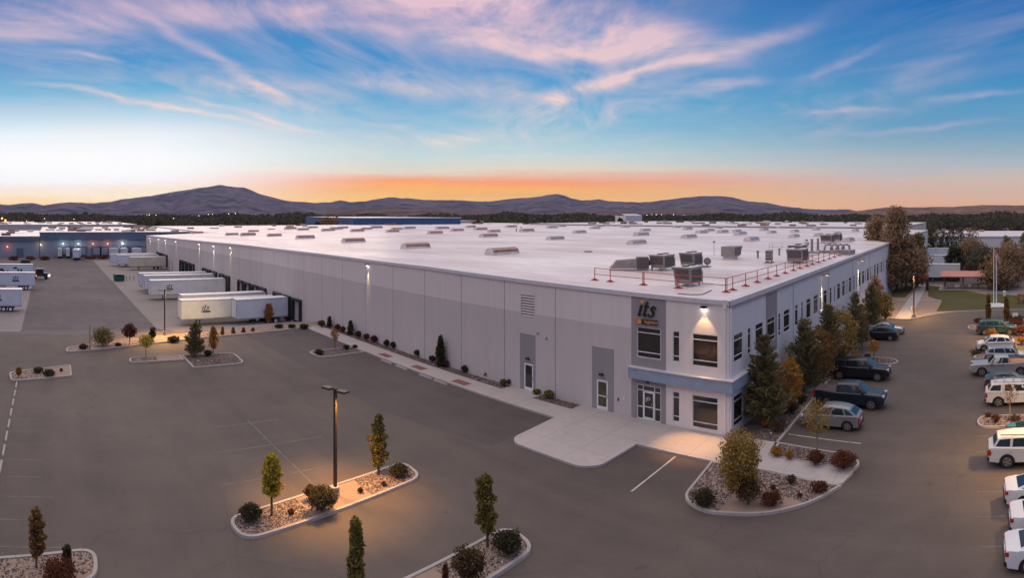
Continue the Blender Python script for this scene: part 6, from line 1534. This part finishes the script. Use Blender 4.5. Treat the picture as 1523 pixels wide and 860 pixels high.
for i, (px, py, ln, c) in enumerate(((94, 362.5, 'lens_cool', (.8, 1, .9)), (116.5, 362.5, 'lens_cool', (.9, 1, 1)), (138, 362.5, 'lens_orange', (1, .3, .08)), (160, 362.5, 'lens_orange', (1, .3, .08)), (182, 362, 'lens_white', (1, .9, .8)), (60.5, 364, 'lens_warm', (1, .7, .3)), (11, 367, 'lens_orange', (1, .3, .08)))):
    Yd = -239.6/math.tan((px-HX)/F); r = math.hypot(239.6, Yd); zz2 = CAM_H-(py-HY)*r/F
    MB().ball((-239.2, Yd, zz2), .22, 10, 6).build('wall_lamp', ln, BB if Yd > -3.9 else BB2)
    l = bpy.data.lights.new('wall_lamp_light', 'POINT'); l.energy = 70; l.color = c; l.shadow_soft_size = .2; o = bpy.data.objects.new('wall_lamp_light', l); COL.objects.link(o); o.location = (-238.4, Yd, zz2-.2)
for i, (px, w_, m_) in enumerate(((89, 6, 'hvac_white'), (101, 5, 'hvac_white'), (169, 12, 'trailer'), (184, 9, 'trailer'), (203, 12, 'trailer'))):
    Yd = -236/math.tan((px-HX)/F); t = thing('box_trailer', 'small white trailer end backed onto the blue building, %s from the left' % ('first', 'second', 'third', 'fourth', 'fifth')[i], 'trailer', (-238.9, Yd, -2.2), 0, 'trailers at the blue building'); ww = w_*240/F/2
    MB().box(.1, -ww, .9, 5.5, ww, 3.9).build('cargo_box', m_, t); MB().box(.5, -ww*.6, .5, 5, ww*.6, .9).build('chassis', 'darkmetal', t)
    for xx in (2.4, 3.6): MB().tube((xx, -ww+.05, .45), (xx, ww-.05, .45), .45, n=10).build('wheel', 'rubber', t)
# low planting and clutter at its foot
for i, px in enumerate((20, 45, 66, 135, 153)):
    T(px, 385+ (2 if px < 70 else 0), 382.5, 16, 'low', 'lf_redbr', 'shrub', 'shrub', 'low reddish planting at the foot of the blue building, %s from the left' % ('first', 'second', 'third', 'fourth', 'fifth')[i], 'planting before the blue building', n=350)
X, Y, z, r = at(38, 395); t = thing('yard_crate', 'dark stack of pallets behind the far left trailer', 'pallets', (X, Y, z))
for k in range(7): MB().box(-1.2, -1.6, k*.3, 1.2, 1.6, k*.3+.2).build('pallet', 'trunk', t)

# more roofs behind the main building
shed('long white roofed warehouse directly behind the main one', -222, 236, -30, 372, -1, 10.15, 'wall_grey', vents=70)
shed('white roofed warehouse adjoining the far left corner', -350, 62, -227, 330, -2, 8.1, 'wall_grey', vents=34)
shed('white roofed warehouse far behind the blue building', -540, -60, -400, 60, -2, 8.2, 'wall_grey', vents=44)
shed('low pale warehouse at the far left of the valley', -620, -160, -420, -70, -2, 7.6, 'wall_light', vents=30)
shed('grey warehouse roof far behind on the left', -560, 265, -440, 400, -1, 8.6, 'wall_grey', vents=50)
# blue far warehouse: front px 525-685, left face 415-525
FB = thing('warehouse', 'long deep blue warehouse with a white roof beyond the main roof', 'warehouse', (0, 0, 0))
def dirp(px, r): p = (px-HX)/F; return (r*math.sin(p), r*math.cos(p))
A, B_, C_ = dirp(525, 396), dirp(685, 420), dirp(455, 560); D_ = (C_[0]+B_[0]-A[0], C_[1]+B_[1]-A[1])
mb = MB(); mb.prism([A, B_, D_, C_], 0, 12.4); mb.build('wall', 'bluefar', FB); mb = MB(); mb.face([(x, y, 12.75) for x, y in (A, B_, D_, C_)]); mb.build('roof', 'roof', FB, fix=False)
mb = MB(); mb.prism([dirp(524, 395), dirp(686, 419.4), dirp(686, 420.5), dirp(524, 397)], 12.42, 12.9); mb.build('coping', 'coping', FB)
WB = thing('hall', 'tall pale gabled hall standing beyond the roof in the trees', 'building', (0, 0, 0))
A, B_ = dirp(917, 470), dirp(936, 452); C_ = dirp(954, 475); D_ = (A[0]+C_[0]-B_[0], A[1]+C_[1]-B_[1])
A, B_, C_ = dirp(915, 480), dirp(931, 455), dirp(955, 476); D_ = (A[0]+C_[0]-B_[0], A[1]+C_[1]-B_[1])
mb = MB(); mb.prism([A, B_, C_, D_], 0, 14.2); mb.build('wall', 'wall_side_skytint', WB); mb = MB(); cc_ = ((A[0]+C_[0])/2, (A[1]+C_[1])/2)
ea, ec = ((A[0]+B_[0])/2, (A[1]+B_[1])/2), ((C_[0]+D_[0])/2, (C_[1]+D_[1])/2)
mb.face([(A[0], A[1], 14.25), (ea[0], ea[1], 15.3), (ec[0], ec[1], 15.3), (D_[0], D_[1], 14.25)]); mb.face([(B_[0], B_[1], 14.25), (C_[0], C_[1], 14.25), (ec[0], ec[1], 15.3), (ea[0], ea[1], 15.3)]); mb.build('roof', 'coping', WB, fix=False)
mb = MB(); mb.prism([dirp(934, 452.5), dirp(940, 457), dirp(940, 457.6), dirp(934, 453)], 0, 9); mb.build('door', 'hvac', WB)
# right far building
shed('long white roofed warehouse behind the trailers on the right', -14.5, 228, 120, 300, -1, 6.8, 'wall_side_skytint', vents=10)
for k in range(6):
    pass
X, Y, z, r = at(1510, 362, .3); t = thing('box_trailer', 'white box trailer before the far right warehouse', 'trailer', (X, Y, 0)); MB().box(-2.0, 0, .9, 2.4, 2.5, 3.9).build('cargo_box', 'trailer', t); MB().box(-1.8, .4, .4, 2.2, 2.1, .9).build('chassis', 'darkmetal', t)
for xx in (-1.2, 1.4): MB().tube((xx, .05, .45), (xx, 2.4, .45), .45, n=10).build('wheel', 'rubber', t)

# ================================================================== VALLEY: tree belt, town lights, hills
def belt(name, n, rmin, rmax, p0, p1, m_, label, hmin=8, hmax=15, f=26):
    C = []
    for i in range(n):
        r = math.sqrt(random.uniform(rmin**2, rmax**2)); px = random.uniform(p0, p1); p = (px-HX)/F; x, y = r*math.sin(p), r*math.cos(p)
        h = random.uniform(hmin, hmax)*(1+.25*math.sin(px*.06)+.2*math.sin(px*.017+1)); wd = h*random.uniform(.45, .9)
        c = rng.normal(size=(f, 3)); c /= np.linalg.norm(c, axis=1)[:, None]; c *= rng.uniform(.5, 1, (f, 1))
        C.append(c*np.array((wd, wd, h*.5))+np.array((x, y, h*.52-(1.5 if x < -90 else 0))))
    o = leaves_mesh(name, np.concatenate(C), 1.0, m_); me = o.data
    # scale leaf quads with distance: rebuild larger
    co = np.empty(len(me.vertices)*3); me.vertices.foreach_get('co', co); co = co.reshape(-1, 4, 3); cen = co.mean(1, keepdims=True)
    d_ = np.linalg.norm(cen[..., :2], axis=2)[..., None]; co = cen+(co-cen)*np.clip(d_/230, 1.8, 9)
    me.vertices.foreach_set('co', co.reshape(-1)); me.update(); return struct(o, 'stuff', label, 'trees')
belt('tree_belt', 1500, 620, 1100, -40, 1560, 'lf_far', 'dark mass of valley trees beyond the warehouse roofs')
belt('tree_belt', 1500, 1000, 2600, -60, 1580, 'lf_far', 'far mass of green trees across the valley floor', 10, 17)
belt('tree_belt', 360, 470, 700, 1150, 1560, 'lf_far', 'mass of trees beyond the right hand warehouses', 4, 8, 40)
belt('tree_belt', 500, 600, 1500, 100, 600, 'lf_far', 'scattered olive trees in the left part of the valley', 5, 10)
for i, (px, by, ty, w_, r_) in enumerate(((57, 341, 327, 15, 500), (90, 342, 334, 9, 420), (489, 337, 324, 36, 420), (472, 337, 330, 12, 400), (710, 336, 329, 20, 430), (584, 337, 333, 16, 385), (236, 337, 329, 12, 480), (923, 334, 325, 12, 440))):
    x, y = dirp(px, r_); t = T(px, by, ty, w_, 'round', ('lf_dark', 'lf_dark', 'lf_rust', 'lf_dark', 'lf_brown', 'lf_orange', 'lf_dark', 'lf_dark')[i], 'distant_tree', 'tree', 'distant dark tree standing above the roofs, %s from the left' % ('first', 'second', 'fifth', 'fourth', 'seventh', 'sixth', 'third', 'eighth')[i], 'distant trees above the roofs', trunk=.1, n=900, size=1.5, zb=0, X=x, Y=y)
mb = MB()
for px, py in ((21, 326), (35, 321), (38, 321.5), (41, 327), (40, 329), (62, 325), (66, 325.3), (68, 333), (97, 331), (110, 326), (121, 336), (143, 330), (159, 328), (183, 322), (185, 322), (187, 321.5), (191, 321.8), (216, 320.5), (218, 320), (222, 319.5), (228, 320), (232, 320.3), (258, 325), (296, 321), (310, 319), (316, 318.8), (325, 320), (340, 318), (350, 317.8), (357, 318.4), (364, 319), (962, 320), (970, 319.5), (976, 319.5), (984, 319.6), (1002, 319.4), (1017, 320), (1093, 322.5), (1219, 333), (1420, 326), (1475, 327), (1432, 328), (1452, 329), (1070, 321), (130, 334), (52, 331), (49, 326), (10, 330)):
    if (px > 1200 and px != 1219) or (px < 400 and int(px) % 2): continue
    r = 1500 if py < 325 else 700; x, y = dirp(px, r); z = CAM_H-(py-HY)*r/F; mb.ball((x, y, max(2.0, z)), r/F*(.30 if r > 1000 else .32), 6, 4)
o = mb.build('town_lights', 'lens_town', fix=False); struct(o, 'stuff', 'scattered small lit lamps of the far town', 'lights')
mb = MB()
for px, py, r in ((3, 325, 650), (8, 328, 600)): x, y = dirp(px, r); mb.ball((x, y, CAM_H-(py-HY)*r/F), 1.0, 8, 5)
o = mb.build('flare_lamp', 'lens_orange', fix=False); struct(o, 'stuff', 'orange glowing lamps at the far left horizon', 'lights')

def hillmat(name, a, b_, sc=.0012):
    m, nt, bb = mat(name, 1.0, 0, 0)
    p = geopos(nt); n1 = noise(nt, p, sc, 7, .62); n2 = noise(nt, mapping(nt, p, (1, 1, .6)), sc*3.2, 6, .7)
    bump(nt, bb, n1+n2*.3, 1.0, 160)
    nt.links.new(mix(nt, ((n1*.55+n2*.65-.44)*4.0).clamp(), a+(1,), b_+(1,)), bb.inputs['Base Color']); M[name] = m
hillmat('far_hill', (.012, .018, .036), (.19, .155, .16), .0022); hillmat('mid_hill', (.05, .036, .030), (.22, .155, .12), .003); hillmat('near_hill', (.10, .07, .048), (.38, .25, .17), .006)  # bluish haze and dark relief shading are put into the far hill colours
def ridge(name, prof, dist, depth, m_, rough, x0, x1, step=3.0, seed=0):
    """terrain: crest from the measured skyline, flanks falling towards the valley with gullies and spurs"""
    pxs = np.arange(x0, x1+step, step); P = np.array(prof, float)
    crest = np.interp(pxs, P[:, 0], P[:, 1]); rs = np.random.default_rng(seed)
    def fr(n, k):  # fractal 1-D noise
        o = np.zeros(n)
        for q in range(6):
            m_k = max(2, int(k*2**q)+2); o += np.interp(np.linspace(0, m_k-1, n), np.arange(m_k), rs.normal(size=m_k))/1.75**q
        return o
    crest = crest+fr(len(pxs), len(pxs)*step/90)*rough*.6
    Hc = CAM_H+(HY-crest)*dist/F
    rows = 26; V = []
    spur = np.stack([fr(len(pxs), len(pxs)*step/55) for _ in range(4)])
    for j in range(rows+6):
        if j <= rows:
            t = j/rows; r = dist-depth*(1-t); k = t**1.2
        else: t = 1; r = dist+depth*.5*(j-rows)/6; k = 1-.25*(j-rows)
        w0 = spur[0]*(1-t)+spur[1]*t
        mod = 1+.6*w0*math.sin(math.pi*min(1, t))*(1-t)**.5
        for i, px in enumerate(pxs):
            p = (px-HX)/F
            z = Hc[i]*k*(mod[i] if j <= rows else 1)
            if j == 0: z = -4
            V.append((r*math.sin(p), r*math.cos(p), max(-4, z)))
    n = len(pxs); Fs = [(j*n+i, j*n+i+1, (j+1)*n+i+1, (j+1)*n+i) for j in range(rows+5) for i in range(n-1)]
    me = bpy.data.meshes.new(name); me.from_pydata(V, [], Fs); me.materials.append(M[m_]); me.polygons.foreach_set('use_smooth', [True]*len(Fs)); me.update()
    o = bpy.data.objects.new(name, me); COL.objects.link(o); return struct(o)
FAR = [(-400, 300), (-60, 306), (0, 304), (14, 305), (30, 303.2), (50, 303), (65, 306), (85, 302.3), (110, 301.3), (122, 301.5), (140, 302.8), (165, 301), (180, 298), (200, 295.5), (225, 290.5), (250, 286.5), (270, 283.5), (300, 279.5), (316, 277.3), (325, 275.2), (330, 274.6), (338, 276.6), (345, 277.2), (365, 279.0), (385, 288), (400, 292), (415, 296), (440, 300), (470, 302), (490, 301), (505, 298), (520, 301), (545, 299), (562, 294.5), (578, 291.3), (600, 294), (630, 298), (655, 299.3), (680, 299), (725, 300.5), (761, 296.5), (790, 293.5), (812, 291), (828, 289.8), (838, 292), (850, 296.5), (865, 298.6), (890, 295.5), (905, 299), (950, 301), (975, 299.5), (1000, 296.5), (1020, 293.5), (1045, 292.2), (1070, 292), (1090, 294), (1108, 299), (1140, 303.5), (1165, 308), (1190, 312.5), (1215, 313.5), (1240, 312.5), (1262, 312), (1290, 318), (1900, 322)]
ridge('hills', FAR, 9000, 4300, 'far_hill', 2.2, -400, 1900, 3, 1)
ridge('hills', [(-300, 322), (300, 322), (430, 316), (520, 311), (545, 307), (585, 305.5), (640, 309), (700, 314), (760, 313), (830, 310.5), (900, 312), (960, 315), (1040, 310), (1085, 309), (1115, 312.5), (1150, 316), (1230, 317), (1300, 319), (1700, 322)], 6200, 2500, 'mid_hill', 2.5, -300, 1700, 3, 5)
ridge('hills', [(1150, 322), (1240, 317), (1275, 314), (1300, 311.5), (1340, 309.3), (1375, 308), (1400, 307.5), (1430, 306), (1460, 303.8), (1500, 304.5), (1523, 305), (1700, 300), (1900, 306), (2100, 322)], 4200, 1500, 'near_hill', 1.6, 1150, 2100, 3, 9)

# ================================================================== HAZE
hm = bpy.data.materials.new('haze'); hm.use_nodes = True; nt = hm.node_tree; nt.nodes.clear()
o_ = nt.nodes.new('ShaderNodeOutputMaterial'); pv = nt.nodes.new('ShaderNodeVolumePrincipled')
pv.inputs['Color'].default_value = (.36, .46, .92, 1); pv.inputs['Density'].default_value = 3.0e-5; pv.inputs['Anisotropy'].default_value = .1
nt.links.new(pv.outputs[0], o_.inputs['Volume']); M['haze'] = hm
hz = MB().box(-12400, -12400, -5.5, 12400, 12400, 560).build('haze', 'haze'); struct(hz, 'stuff', 'thin dusk haze over the valley', 'haze')
hz.display_type = 'BOUNDS'
